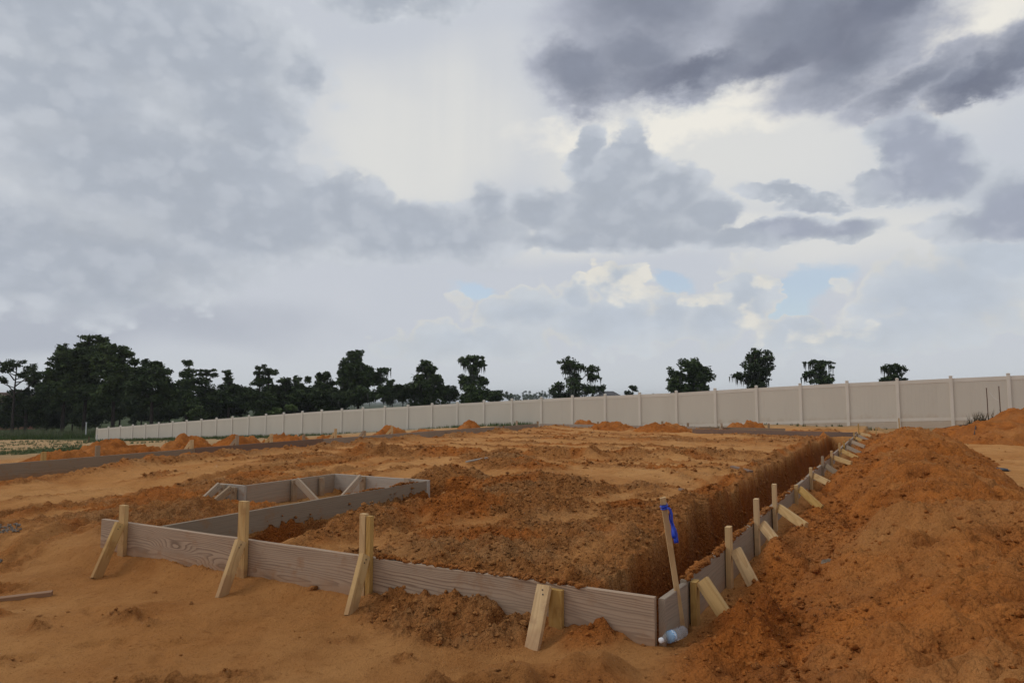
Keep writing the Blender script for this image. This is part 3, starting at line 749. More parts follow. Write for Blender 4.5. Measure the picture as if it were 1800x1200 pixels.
# ------------------------------------------------------------------ timber materials
def wood_material(name, c_early, c_late, c_weather, weather, ring=55, tilt=0.012):
    m, t, b = new_mat(name, 0.8, 0.25)
    tcn = t.new('ShaderNodeTexCoord').outputs['Object']
    oi = t.new('ShaderNodeObjectInfo').outputs['Random']
    off = t.new('ShaderNodeCombineXYZ'); t.put(off.inputs[0], t.math('MULTIPLY', oi, 37.0)); t.put(off.inputs[1], t.math('MULTIPLY', oi, 0.05)); t.put(off.inputs[2], t.math('MULTIPLY_ADD', oi, 0.10, -0.05))
    p_ = t.vmath('ADD', tcn, off.outputs[0])
    wv = t.noise(t.vmath('MULTIPLY', p_, (1.1, 5, 5)), 1.0, 3, 0.5, out=1)
    wv = t.vmath('SUBTRACT', wv, (0.5, 0.5, 0.5))
    # knots pull the rings round themselves
    kv = t.voronoi(t.vmath('MULTIPLY', p_, (1.15, 0.0, 4.2)), 1.0, 'F1')
    knot = t.mapr(kv, 0.42, 0.02)
    sp = t.new('ShaderNodeSeparateXYZ'); t.put(sp.inputs[0], t.vmath('ADD', p_, t.vmath('MULTIPLY', wv, (0.0, 0.045, 0.07))))
    yy = t.math('MULTIPLY_ADD', sp.outputs[0], tilt, t.math('MULTIPLY_ADD', sp.outputs[1], 1.0, 0.055))
    rr = t.math('SQRT', t.math('ADD', t.math('MULTIPLY', yy, yy), t.math('MULTIPLY', sp.outputs[2], sp.outputs[2])))
    rr = t.math('MULTIPLY_ADD', knot, 0.05, rr)
    band = t.math('FRACT', t.math('MULTIPLY_ADD', rr, ring, t.math('MULTIPLY', t.noise(t.vmath('MULTIPLY', p_, (0.5, 9, 14)), 1.0, 2, 0.5), 3.0)))
    late = t.math('MULTIPLY', t.mapr(band, 0.35, 0.92), t.mapr(band, 1.0, 0.93))
    fib = t.noise(t.vmath('MULTIPLY', tcn, (2.0, 90, 90)), 1.0, 4, 0.6)
    c = t.mix(t.math('MULTIPLY', late, t.mapr(t.noise(t.vmath('MULTIPLY', p_, (1.5, 1, 4)), 1.0, 3, 0.5), 0.3, 0.7, 0.4, 0.9)), c_early, c_late)
    c = t.mix(t.mapr(knot, 0.75, 0.97, 0, 0.8), c, (0.06, 0.03, 0.015, 1))
    wn_ = t.noise(t.vmath('MULTIPLY', p_, (0.9, 3, 6)), 1.0, 4, 0.6)
    c = t.mix(t.mapr(wn_, 0.30, 0.62, weather * 0.45, weather), c, c_weather)
    c = t.mix(t.mapr(fib, 0.45, 0.75, 0, 0.35), c, t.mix(0.5, c, (0.05, 0.035, 0.025, 1)))
    # splashed soil along the lower edge and in blotches
    pos = t.new('ShaderNodeNewGeometry').outputs['Position']
    st_ = t.noise(pos, 6.0, 5, 0.65)
    c = t.mix(t.mapr(st_, 0.55, 0.72, 0, 0.5), c, (0.30, 0.145, 0.058, 1))
    spz = t.new('ShaderNodeSeparateXYZ'); t.put(spz.inputs[0], pos)
    low = t.mapr(t.math('MULTIPLY_ADD', t.noise(pos, 14, 4, 0.6), 0.16, spz.outputs[2]), 0.20, 0.08)
    c = t.mix(t.math('MULTIPLY', low, 0.55), c, (0.33, 0.165, 0.068, 1))
    hue = t.new('ShaderNodeHueSaturation'); t.put(hue.inputs['Color'], c)
    t.put(hue.inputs['Value'], t.math('MULTIPLY_ADD', oi, 0.30, 0.85)); t.put(hue.inputs['Saturation'], t.math('MULTIPLY_ADD', oi, -0.25, 1.1))
    t.put(b.inputs['Base Color'], hue.outputs[0])
    t.put(b.inputs['Normal'], t.bump(t.math('MULTIPLY_ADD', late, 0.5, fib), 0.35, 0.002))
    return m
WOOD_FORM = wood_material("weathered_form_timber", (0.45, 0.305, 0.195, 1), (0.130, 0.062, 0.031, 1), (0.355, 0.272, 0.192, 1), 0.40, 120)
WOOD_GREY = wood_material("grey_form_timber", (0.30, 0.212, 0.138, 1), (0.165, 0.108, 0.066, 1), (0.285, 0.222, 0.156, 1), 0.65, 90)
WOOD_PALE = wood_material("cement_stained_timber", (0.38, 0.31, 0.24, 1), (0.25, 0.195, 0.145, 1), (0.40, 0.35, 0.29, 1), 0.8, 90)
WOOD_BROWN = wood_material("muddy_form_timber", (0.22, 0.125, 0.075, 1), (0.12, 0.065, 0.04, 1), (0.20, 0.145, 0.11, 1), 0.5, 60)
WOOD_STAKE = wood_material("fresh_pine", (0.58, 0.365, 0.140, 1), (0.43, 0.235, 0.070, 1), (0.50, 0.33, 0.15, 1), 0.22, 130, 0.02)
WOOD_OLD_STAKE = wood_material("dull_pine", (0.40, 0.27, 0.15, 1), (0.27, 0.16, 0.08, 1), (0.33, 0.26, 0.19, 1), 0.6, 130, 0.02)
def flat_mat(name, color, rough=0.6, spec=0.3, noise=None):
    m, t, b = new_mat(name, rough, spec)
    if noise:
        pos = t.new('ShaderNodeNewGeometry').outputs['Position']
        n = t.noise(pos, noise[0], 4, 0.6)
        c = t.mix(t.mapr(n, 0.35, 0.68), color, noise[1]); t.put(b.inputs['Base Color'], c)
    else:
        b.inputs['Base Color'].default_value = color
    return m

# ------------------------------------------------------------------ timber pieces
def plank_mesh(name, L, h, th, bev=0.003, seg=1, warp_=0.0, seed=0, cut=0.0):
    """plank along local x (0..L), thickness y centred, height z 0..h"""
    bm = bmesh.new()
    rng = random.Random(seed)
    xs = [L * i / seg for i in range(seg + 1)]
    rings = []
    for i, x in enumerate(xs):
        wy = warp_ * math.sin(2.2 * x + seed) ; jz = rng.uniform(-0.0018, 0.0018) if seg > 1 else 0
        e = bev
        prof = [(-th / 2 + e, 0), (th / 2 - e, 0), (th / 2, e), (th / 2, h - e), (th / 2 - e, h), (-th / 2 + e, h), (-th / 2, h - e), (-th / 2, e)]
        ring_ = []
        for (y, z) in prof:
            zz = z + (jz if z > h / 2 else -jz)
            if cut and i == 0 and z > h / 2: xx = x + cut
            else: xx = x
            ring_.append(bm.verts.new((xx, y + wy, zz)))
        rings.append(ring_)
    for a, b_ in zip(rings[:-1], rings[1:]):
        for k in range(8):
            bm.faces.new((a[k], b_[k], b_[(k + 1) % 8], a[(k + 1) % 8]))
    bm.faces.new(rings[0]); bm.faces.new(list(reversed(rings[-1])))
    bmesh.ops.recalc_face_normals(bm, faces=bm.faces)
    me = bpy.data.meshes.new(name); bm.to_mesh(me); bm.free()
    return me
def board(p0, p1, mat, label, z0=0.0, h=TOP, th=0.038, seed=0, warp_=0.004, name="form_board", group="slab form boards", cat="form board", tilt=0.0):
    d = Vector((p1.x - p0.x, p1.y - p0.y, 0)); L = d.length
    o = link_mesh(name, plank_mesh(name, L, h, th, 0.003, max(2, int(L / 0.25)), warp_, seed), mat)
    o.location = (p0.x, p0.y, z0); o.rotation_euler = (tilt, 0, math.atan2(d.y, d.x))
    tag(o, label, cat, group)
    return o
HT = 0.019
FORMS = "slab form boards"
board(P(-HT, 5.24), P(-HT, 0.012), WOOD_FORM, "long weathered plank form across the front with swirling knots in its grain", seed=3, warp_=0.003)
board(P(0.006, 4.42), P(3.86, 4.42), WOOD_GREY, "grey side form running back from the front plank past the open trench", seed=5)
board(P(3.94, 4.42), P(3.94, 6.131), WOOD_PALE, "pale cement-stained form closing the back of the entrance recess", seed=6)
board(P(3.96, 6.15), P(2.345, 6.15), WOOD_GREY, "short grey form along the far side of the entrance recess", seed=7)
board(P(2.32, 6.131), P(2.32, 6.62), WOOD_PALE, "shortest pale form return at the left end of the recess", seed=8)
# right-hand run
board(P(0.004, -0.02), P(0.40, -0.035), WOOD_GREY, "short split grey form piece at the near corner behind the bottle", seed=9, z0=-0.01)
rs_ = [0.42, 5.28, 10.1, 15.0, 19.8, 22.4]
rl_ = ["concrete-grey form plank of the right run, nearest full length", "second full-length plank of the right run from the near corner", "third full-length plank of the right run",
       "fourth full-length plank of the right run", "last plank of the right run, by the tall far stake"]
for i in range(5):
    board(P(rs_[i], -0.03 - 0.01 * (i % 2)), P(rs_[i + 1] - 0.012, -0.03 - 0.01 * (i % 2)), WOOD_GREY, rl_[i], seed=20 + i, z0=0.005 * (i % 2))
# left run
ls_ = [-2.2, 6.4, 10.7, 16.0, 22.0, 24.8]
lm_ = [WOOD_GREY, WOOD_BROWN, WOOD_GREY, WOOD_GREY, WOOD_GREY]
ll_ = ["long grey form board leaving the picture at the left edge", "muddy brown form board in the middle of the left run", "grey form board just right of the muddy brown one",
       "grey far-left form board half hidden by crumbs, before the corner piece", "last grey board of the left run at the far corner"]
for i in range(5):
    zz = 0.0 if i != 1 else 0.012
    board(P(ls_[i], float(left_t(ls_[i]))), P(ls_[i + 1] - 0.012, float(left_t(ls_[i + 1]))), lm_[i], ll_[i], seed=30 + i, z0=zz)
# back run
bt_ = [13.38, 9.6, 5.9, 2.6]
bl_ = ["left third of the pale blue-grey back form under the fence", "middle board of the pale back form behind the orange heaps", "right-hand grey board of the back form, ending in a stake"]
for i in range(3):
    board(P(25.0 - 0.1 * i, bt_[i]), P(25.0 - 0.1 * i, bt_[i + 1] + 0.012), WOOD_PALE if i < 2 else WOOD_GREY, bl_[i], seed=40 + i)
board(P(22.45, 5.6), P(22.45, 0.03), WOOD_BROWN, "low muddy brown board across the far end of the right trench", seed=44)

def stake(p, ztop, outward, label, mat=WOOD_STAKE, width=0.085, zbot=None, brace=0.36, brace_top=0.27, lean=0.0, brace_kind='edge', split=False, side=0.0, group="form stakes with braces", brace_mat=None, skew=0.0):
    """post against the form at p, brace kicking out along the 'outward' unit vector"""
    g = float(ground_z(p.x, p.y)[0])
    root = empty("form_stake", (p.x, p.y, g))
    tag(root, label, "form stake", group)
    ang = math.atan2(outward[1], outward[0])          # local +x = outward
    zb = -0.12 if zbot is None else zbot - g
    H = ztop - g - zb
    def post(yc, w, top, nm="post"):
        me = plank_mesh(nm, top, w, 0.038, 0.002, 1, 0, 1)
        o = link_mesh(nm, me, mat, root)
        # plank x -> up
        M = Matrix(((0, 1, 0, 0.0), (0, 0, 1, yc - w / 2), (1, 0, 0, zb), (0, 0, 0, 1)))
        o.matrix_local = Matrix.Rotation(ang, 4, 'Z') @ Matrix.Rotation(lean, 4, 'X') @ M
        return o
    if split:
        post(-0.024, 0.052, H); post(0.030, 0.040, H - 0.012)
    else:
        post(0, width, H)
    if brace:
        top = Vector((0.035, side, brace_top - g)); q_ = Vector((p.x, p.y, 0)) + Vector((outward[0], outward[1], 0)) * brace
        gb = float(ground_z(q_.x, q_.y)[0])
        gb = max(gb, float(surf_z(np.array([q_.x]), np.array([q_.y]))[0][0]))
        bot = Vector((brace, side + skew, gb - g - 0.015))
        d = bot - top; L = d.length
        if brace_kind == 'edge': w, th = 0.085, 0.038
        else: w, th = 0.085, 0.036
        me = plank_mesh("brace", L, w, th, 0.002, 1, 0, 2)
        o = link_mesh("brace", me, brace_mat or mat, root)
        ex = d.normalized(); side_v = Vector((0, 1, 0)); side_v = (side_v - ex * side_v.dot(ex)).normalized(); nrm_ = ex.cross(side_v)
        if nrm_.z < 0: nrm_ = -nrm_
        if brace_kind == 'edge': ey, ez = side_v, nrm_
        else: ey, ez = nrm_, side_v
        if ex.cross(ey).dot(ez) < 0: ey = -ey
        orig = top - ez * (w * (0.35 if brace_kind == 'edge' else 0.5)) + (nrm_ * 0.0)
        if brace_kind != 'edge': orig = top + nrm_ * 0.0 - ez * (w / 2)
        M = Matrix(((ex.x, ey.x, ez.x, orig.x), (ex.y, ey.y, ez.y, orig.y), (ex.z, ey.z, ez.z, orig.z), (0, 0, 0, 1)))
        o.matrix_local = Matrix.Rotation(ang, 4, 'Z') @ M
        # nail heads
        for kx in (0.03, 0.055):
            nb = bmesh.new(); bmesh.ops.create_cone(nb, cap_ends=True, segments=8, radius1=0.0045, radius2=0.0045, depth=0.004)
            nme = bpy.data.meshes.new("nail"); nb.to_mesh(nme); nb.free()
            no = link_mesh("nail", nme, NAIL, root)
            loc = orig + ex * kx + ez * (w * (0.4 + kx * 4)) 
            off_ = side_v * (th / 2 + 0.001) if brace_kind == 'edge' else nrm_ * (th / 2 + 0.001)
            for sgn in (1,):
                no.matrix_local = Matrix.Rotation(ang, 4, 'Z') @ Matrix.Translation(loc + off_ * sgn) @ (off_.to_track_quat('Z', 'Y').to_matrix().to_4x4())
    return root
NAIL = flat_mat("rusty_nail", (0.03, 0.02, 0.015, 1), 0.5, 0.5)
FRONT = (-UU[0], -UU[1]); RIGHT = (-VV[0], -VV[1]); LEFTW = (VV[0], VV[1]); BACK = (UU[0], UU[1])
fo = -0.06
stake(P(fo, 4.87), 0.44, FRONT, "pine stake and brace at the left end of the front plank", brace=0.25, brace_top=0.285, side=0.03, skew=0.04)
stake(P(fo, 3.31), 0.585, FRONT, "tall pine stake with brace between the left end and the split stake", brace=0.23, side=0.03, skew=0.04, brace_top=0.285)
stake(P(fo, 2.06), 0.585, FRONT, "tall split pine stake with brace in the middle of the front plank", side=0.03, skew=0.04, brace=0.22, brace_top=0.31, split=True)
stake(P(fo, 0.60), 0.262, FRONT, "front stake cut level with the plank, its wide brace facing the viewer", brace=0.20, brace_top=0.285, brace_kind='flat', side=-0.06)
ORD = ["first", "second", "third", "fourth", "fifth", "sixth", "seventh", "eighth", "ninth", "tenth", "eleventh", "twelfth", "thirteenth", "fourteenth"]
rt = [(0.50, 0.27), (1.50, 0.44), (2.67, 0.50), (3.71, 0.52), (5.42, 0.33), (7.11, 0.40), (8.95, 0.43), (10.78, 0.41), (12.88, 0.44), (14.33, 0.41), (16.6, 0.36), (18.79, 0.45), (20.2, 0.40), (21.6, 0.60)]
for i, (s_, zt) in enumerate(rt):
    stake(P(s_, -0.075), zt, RIGHT, "%s braced stake from the near corner along the right trench" % ORD[i], brace=[0.20, 0.20, 0.25, 0.32, 0.30, 0.32, 0.34, 0.35, 0.36, 0.36, 0.36, 0.36, 0.36, 0.36][i], brace_top=0.27, side=[-0.0, .0, .0, .0][i % 4],
          mat=WOOD_STAKE if i not in (6, 10, 12) else WOOD_OLD_STAKE, brace_mat=WOOD_GREY if i in (6, 9, 12) else None, group="braced stakes along the right form", skew=-[0.06, 0.10, 0.20, 0.34, 0.30][min(i, 4)])
stake(P(22.9, -0.55), 0.46, RIGHT, "loose far stake with a slanting brace, right of the last trench stake", brace=0.55, brace_top=0.42, group=None)
stake(P(24.0, -1.25), 0.75, RIGHT, "lone thin stake behind the far end of the berm", brace=0, group=None, width=0.06)
# recess forms
stake(P(3.10, 6.09), 0.285, RIGHT, "stake with slanting brace in the middle of the recess side form", brace=0.45, brace_top=0.27, mat=WOOD_OLD_STAKE, group="stakes in the entrance recess")
stake(P(3.62, 6.09), 0.262, RIGHT, "plain stub stake on the recess side form, without a brace", brace=0, mat=WOOD_OLD_STAKE, group="stakes in the entrance recess")
stake(P(3.88, 5.55), 0.285, FRONT, "stake and brace against the pale back form of the recess", brace=0.45, brace_top=0.27, mat=WOOD_OLD_STAKE, group="stakes in the entrance recess")
stake(P(3.88, 4.75), 0.30, FRONT, "stake with a dirty block where the pale form meets the long side form", brace=0, mat=WOOD_OLD_STAKE, group="stakes in the entrance recess")
stake(P(2.26, 6.50), 0.285, FRONT, "leftmost stake and brace of the recess, at the form return end", brace=0.40, brace_top=0.27, mat=WOOD_OLD_STAKE, group="stakes in the entrance recess")
stake(P(2.26, 6.28), 0.262, FRONT, "stake and brace on the short form return beside its corner", brace=0.36, brace_top=0.24, mat=WOOD_OLD_STAKE, group="stakes in the entrance recess")
# far left run: stakes stand behind the boards
lst = [(77, 794), (172, 783), (337, 773), (417, 765), (477, 762), (534, 763), (590, 752), (641, 757), (689, 748)]
for i, (px, py) in enumerate(lst):
    p_ = at_t(px, py, float(left_t(5 + i * 1.2)) + 0.06)
    s_, t_ = to_st(p_[0], p_[1]); t_ = float(left_t(s_)) + 0.07
    p_ = at_t(px, py, t_); s_, t_ = to_st(p_[0], p_[1])
    stake(P(s_, t_), float(np.clip(p_[2], 0.33, 0.55)), LEFTW, "%s stake from the left showing above the far left form" % ORD[i], mat=WOOD_OLD_STAKE if i % 2 else WOOD_STAKE, brace=0 if i in (0, 1, 5) else 0.45, brace_top=0.40, group="stakes behind the left form")
bst = [(908, 739), (945, 740), (1051, 741), (1164, 740), (1209, 743), (1351, 744)]
bsl = ["first stake from the left behind the back form", "second stake from the left behind the back form", "back-form stake right of the middle soil heap", "back-form stake behind the right inside heap",
       "back-form stake a little right of the inside heaps", "dark stake at the right end of the grey back form"]
for i, (px, py) in enumerate(bst):
    p_ = at_s(px, py, 25.08); s_, t_ = to_st(p_[0], p_[1])
    stake(P(25.09, t_), float(np.clip(p_[2], 0.33, 0.6)), BACK, bsl[i], mat=WOOD_OLD_STAKE, brace=0, group="stakes behind the back form")
p_ = at_s(1268, 742, 24.7); s_, t_ = to_st(p_[0], p_[1])
stake(P(24.72, t_), 0.45, FRONT, "back-form stake with two slanting braces on its near side", mat=WOOD_OLD_STAKE, brace=0.5, brace_top=0.36, group=None)

# ------------------------------------------------------------------ survey lath with blue ribbon
def lath():
    b0 = at_z(1199, 1097, 0.07); b1 = at_y(1165, 874, b0[1] - 0.16)
    root = empty("survey_lath", b0)
    tag(root, "thin leaning survey lath with a blue ribbon at the near form corner", "survey stake")
    v0 = Vector((0, 0, -0.12)); v1 = Vector(b1) - Vector(b0)
    d = (v1).normalized(); v0 = -0.14 * d
    L = (v1 - v0).length
    o = link_mesh("stick", plank_mesh("stick", L, 0.034, 0.012, 0.0015, 2, 0.0, 4), WOOD_STAKE, root)
    ex = d; ez = Vector((1, 0.1, 0)); ez = (ez - ex * ez.dot(ex)).normalized(); ey = ez.cross(ex)
    og = v0 - ez * 0.017
    o.matrix_local = Matrix(((ex.x, ey.x, ez.x, og.x), (ex.y, ey.y, ez.y, og.y), (ex.z, ey.z, ez.z, og.z), (0, 0, 0, 1)))
    rb, t, b = new_mat("blue_ribbon", 0.45, 0.4)
    b.inputs['Base Color'].default_value = (0.012, 0.045, 0.42, 1)
    # knot wrapped round the stick and two hanging tails
    kn = bmesh.new()
    kc = v1 - d * 0.055
    rng = random.Random(5)
    rings = []
    for i in range(7):
        c = kc + d * (0.032 * (i / 6 - 0.5)) ; r = 0.021 + 0.004 * math.sin(i * 2.1)
        rings.append([kn.verts.new(c + ez * (r * math.cos(a)) + ey * (r * 0.75 * math.sin(a)) + Vector((rng.uniform(-.002, .002),) * 3)) for a in [k * math.pi / 5 for k in range(10)]])
    for a, c in zip(rings[:-1], rings[1:]):
        for k in range(10): kn.faces.new((a[k], a[(k + 1) % 10], c[(k + 1) % 10], c[k]))
    kme = bpy.data.meshes.new("ribbon_knot"); kn.to_mesh(kme); kn.free()
    link_mesh("ribbon_knot", kme, rb, root)
    for j, (dx, ln, w) in enumerate(((0.050, 0.20, 0.026), (0.030, 0.17, 0.024))):
        tm = bmesh.new(); prev = None
        for i in range(15):
            k = i / 14
            c = kc + Vector((0.016 + dx * k ** 0.7 + 0.004 * math.sin(k * 11 + j), -0.02 - 0.012 * math.sin(k * 6 + j * 2) - 0.01 * j, -ln * k))
            tw = 0.9 * math.sin(k * 3.6 + j)
            wv = Vector((math.cos(tw), math.sin(tw), 0.15)) * w * (0.5 + 0.5 * k)
            a, c2 = tm.verts.new(c - wv * 0.5), tm.verts.new(c + wv * 0.5 + Vector((0, 0, 0.006 * (i % 2))))
            if prev: tm.faces.new((prev[0], prev[1], c2, a))
            prev = (a, c2)
        tme = bpy.data.meshes.new("ribbon_tail"); tm.to_mesh(tme); tm.free()
        for p__ in tme.polygons: p__.use_smooth = True
        to = link_mesh("ribbon_tail", tme, rb, root)
        md = to.modifiers.new("thickness", 'SOLIDIFY'); md.thickness = 0.0008
lath()

# ------------------------------------------------------------------ water bottle lying by the corner
def lathe(name, prof, seg=28):
    bm = bmesh.new(); rings = []
    for x, r in prof:
        rings.append([bm.verts.new((x, r * math.cos(a), r * math.sin(a))) for a in [2 * math.pi * k / seg for k in range(seg)]])
    for a, c in zip(rings[:-1], rings[1:]):
        for k in range(seg): bm.faces.new((a[k], a[(k + 1) % seg], c[(k + 1) % seg], c[k]))
    bm.faces.new(list(reversed(rings[0]))); bm.faces.new(rings[-1])
    bmesh.ops.recalc_face_normals(bm, faces=bm.faces)
    me = bpy.data.meshes.new(name); bm.to_mesh(me); bm.free()
    for p__ in me.polygons: p__.use_smooth = True
    return me
def bottle():
    c0 = P(-0.065, -0.03, 0.074); c1 = P(0.125, -0.11, 0.074)
    root = empty("water_bottle", c0)
    tag(root, "clear plastic water bottle lying against the form corner", "bottle")
    d = Vector(c1) - Vector(c0); root.rotation_euler = (0, -0.05, math.atan2(d.y, d.x)); root.scale = (0.98, 0.98, 0.98)
    m, t, b = new_mat("clear_plastic", 0.08, 0.5)
    b.inputs['Base Color'].default_value = (0.92, 0.95, 0.97, 1); b.inputs['Transmission Weight'].default_value = 0.85; b.inputs['IOR'].default_value = 1.10
    prof = [(0.012, .0125), (0.020, .0125), (0.022, .015), (0.028, .0155), (0.045, .024), (0.060, .030), (0.072, .0325), (0.078, .0318), (0.104, .0318), (0.110, .0325)]
    x = 0.110
    for k in range(6): prof += [(x + .006, .0330), (x + .011, .0305)]; x += 0.0135
    prof += [(0.196, .0325), (0.203, .029), (0.205, .022)]
    body = link_mesh("bottle_body", lathe("bottle_body", prof), m, root)
    link_mesh("cap", lathe("cap", [(-0.004, .0125), (-0.002, .0145), (0.011, .0148), (0.012, .013)], 20), flat_mat("white_cap", (0.78, 0.79, 0.80, 1), 0.4, 0.4), root)
    lm_, t, b = new_mat("bottle_label", 0.45, 0.4)
    oc = t.new('ShaderNodeTexCoord').outputs['Object']
    sp = t.new('ShaderNodeSeparateXYZ'); t.put(sp.inputs[0], oc)
    ang = t.math('ARCTAN2', sp.outputs[2], sp.outputs[1])
    vv = t.new('ShaderNodeCombineXYZ'); t.put(vv.inputs[0], t.math('MULTIPLY', sp.outputs[0], 170.0)); t.put(vv.inputs[1], t.math('MULTIPLY', ang, 3.2))
    n = t.noise(vv.outputs[0], 1.0, 1, 0.5)
    edge = t.math('MAXIMUM', t.mapr(sp.outputs[0], 0.084, 0.082, smooth=False), t.mapr(sp.outputs[0], 0.098, 0.100, smooth=False))
    c = t.mix(t.mapr(n, 0.50, 0.56), (0.70, 0.78, 0.84, 1), (0.10, 0.22, 0.45, 1))
    c = t.mix(edge, c, (0.25, 0.50, 0.78, 1)); t.put(b.inputs['Base Color'], c)
    link_mesh("label_wrap", lathe("label_wrap", [(0.0785, .0323), (0.080, .0327), (0.102, .0327), (0.1035, .0323)]), lm_, root)
bottle()

# ------------------------------------------------------------------ loose planks and litter
def lying_plank(pa, pb, w, th, mat, label, lift=0.012, name="loose_plank", cat="plank"):
    d = Vector((pb[0] - pa[0], pb[1] - pa[1], 0)); L = d.length
    za = float(ground_z(pa[0], pa[1])[0]) + lift; zb = float(ground_z(pb[0], pb[1])[0]) + lift
    o = link_mesh(name, plank_mesh(name, L, w, th, 0.002, 3, 0.002, 3), mat)
    ex = Vector((d.x, d.y, zb - za)).normalized(); ez = Vector((-ex.y, ex.x, 0)).normalized(); ey = ez.cross(ex)
    o.matrix_world = Matrix(((ex.x, ey.x, ez.x, pa[0]), (ex.y, ey.y, ez.y, pa[1]), (ex.z, ey.z, ez.z, za), (0, 0, 0, 1)))
    tag(o, label, cat, None)
    return o
lying_plank(at_z(-60, 1024, 0.02), at_z(92, 1011, 0.02), 0.07, 0.034, WOOD_BROWN, "loose plank lying on the sand at the left edge", 0.014)
lying_plank(at_z(1200, 857, 0.19), at_z(1325, 848, 0.19), 0.09, 0.036, WOOD_BROWN, "muddy plank lying on the pad beside the right trench", 0.03)
lying_plank(at_z(1283, 822, 0.19), at_z(1316, 829, 0.19), 0.08, 0.03, WOOD_BROWN, "short dark plank scrap on the pad, farther than the muddy plank", 0.03)
lying_plank(at_z(822, 817, 0.2), at_z(858, 811, 0.2), 0.05, 0.025, WOOD_PALE, "thin pale stick lying between the heaps on the pad", 0.05)

def lump(name, loc, size, mat, label, cat, seed, squash=0.6, group=None):
    bm = bmesh.new(); bmesh.ops.create_icosphere(bm, subdivisions=3, radius=1.0)
    rng = random.Random(seed); o3 = Vector((rng.uniform(0, 9),) * 3)
    from mathutils import noise as mn
    for v in bm.verts:
        n = mn.fractal(v.co * 1.3 + o3, 0.8, 2.0, 4)
        v.co *= 1 + 0.35 * n
        v.co.z *= squash
    bmesh.ops.scale(bm, vec=size, verts=bm.verts)
    me = bpy.data.meshes.new(name); bm.to_mesh(me); bm.free()
    o = link_mesh(name, me, mat); o.location = loc; o.rotation_euler = (0, 0, rng.uniform(0, 6))
    tag(o, label, cat, group); return o
ROCK = flat_mat("grey_rock", (0.22, 0.17, 0.12, 1), 0.9, 0.2, (25, (0.12, 0.085, 0.055, 1)))
pz = at_z(1455, 965, 0.30); sz_ = surf_z(np.array([pz[0]]), np.array([pz[1]]))[0][0]
lump("rock", (pz[0], pz[1], float(sz_) + 0.01), (0.06, 0.04, 0.04), ROCK, "small pale grey rock on the orange berm", "rock", 4)
# black plastic scrap at the foot of the right mound
pz = at_z(1752, 815, 0.12)
lump("plastic_scrap", (pz[0], pz[1], float(surf_z(np.array([pz[0]]), np.array([pz[1]]))[0][0]) + 0.03), (0.22, 0.10, 0.07), flat_mat("black_plastic", (0.008, 0.009, 0.012, 1), 0.4, 0.5), "black plastic scrap at the foot of the right mound", "litter", 9, 0.5)

# gravel spilt at the left edge
def gravel(name, cx, cy, rx, ry, n, label, seed):
    rng = np.random.default_rng(seed)
    a = rng.uniform(0, 2 * math.pi, n); r = np.sqrt(rng.uniform(0, 1, n))
    X = cx + rx * r * np.cos(a); Y = cy + ry * r * np.sin(a)
    z = ground_z(X, Y)
    bm = bmesh.new(); bmesh.ops.create_icosphere(bm, subdivisions=1, radius=1.0)
    bv = np.array([v.co[:] for v in bm.verts]); bf = np.array([[v.index for v in f.verts] for f in bm.faces]); bm.free()
    s_ = rng.uniform(0.005, 0.016, n)
    V = bv[None] * (1 + rng.uniform(-.3, .3, (n, len(bv), 1))) * s_[:, None, None]
    V = V + np.stack([X, Y, z + s_ * 0.4], -1)[:, None]
    me = np_mesh(name, V.reshape(-1, 3), (bf[None] + (np.arange(n) * len(bv))[:, None, None]).reshape(-1, 3))
    o = link_mesh(name, me, flat_mat("grey_gravel", (0.25, 0.205, 0.165, 1), 0.85, 0.2, (40, (0.13, 0.10, 0.075, 1))))
    tag(o, label, "gravel", kind="stuff")
g0 = at_z(8, 928, 0.03); gravel("gravel_patch", g0[0], g0[1], 0.15, 0.15, 130, "patch of grey gravel at the left edge, farther one", 2)
g0 = at_z(6, 951, 0.03); gravel("gravel_patch", g0[0], g0[1], 0.12, 0.12, 90, "patch of grey gravel at the left edge, nearer one", 3)

# ------------------------------------------------------------------ vinyl fence
def vinyl_mat():
    m, t, b = new_mat("beige_vinyl", 0.5, 0.35)
    pos = t.new('ShaderNodeNewGeometry').outputs['Position']
    n = t.noise(t.vmath('MULTIPLY', pos, (1.0, 1.0, 0.25)), 1.2, 4, 0.55)
    c = t.mix(t.mapr(n, 0.3, 0.7), (0.60, 0.555, 0.465, 1), (0.57, 0.525, 0.44, 1))
    n2 = t.noise(t.vmath('MULTIPLY', pos, (2.5, 2.5, 0.6)), 1.0, 4, 0.6)
    c = t.mix(t.mapr(n2, 0.58, 0.8, 0, 0.35), c, (0.46, 0.39, 0.31, 1))
    spz = t.new('ShaderNodeSeparateXYZ'); t.put(spz.inputs[0], t.new('ShaderNodeTexCoord').outputs['Object'])
    oi = t.new('ShaderNodeObjectInfo').outputs['Random']
    c = t.mix(t.math('MULTIPLY', oi, 0.22), c, (0.49, 0.44, 0.36, 1))
    mud = t.mapr(t.math('MULTIPLY_ADD', t.noise(pos, 3.5, 5, 0.65), 0.9, spz.outputs[2]), -0.95, -1.45)
    c = t.mix(t.math('MULTIPLY', mud, 0.5), c, (0.42, 0.30, 0.19, 1))
    t.put(b.inputs['Base Color'], c); return m
VINYL = vinyl_mat()
VINYL_POST = flat_mat("beige_vinyl_post", (0.66, 0.61, 0.525, 1), 0.45, 0.35, (1.5, (0.62, 0.57, 0.485, 1)))
fence = empty("vinyl_fence", (FENCE_B[0], FENCE_B[1], 0.55))
tag(fence, "long beige vinyl privacy fence stepping down the slope behind the lot", "fence")
_ftop_k = np.array([-2, 0, 7, 15.1, 21, 25, 28, 30, 32, 34, 35, 37]); _ftop_z = np.array([-1.58, -1.31, -0.39, 0.60, 1.17, 1.54, 1.76, 1.98, 2.16, 2.31, 2.38, 2.50])
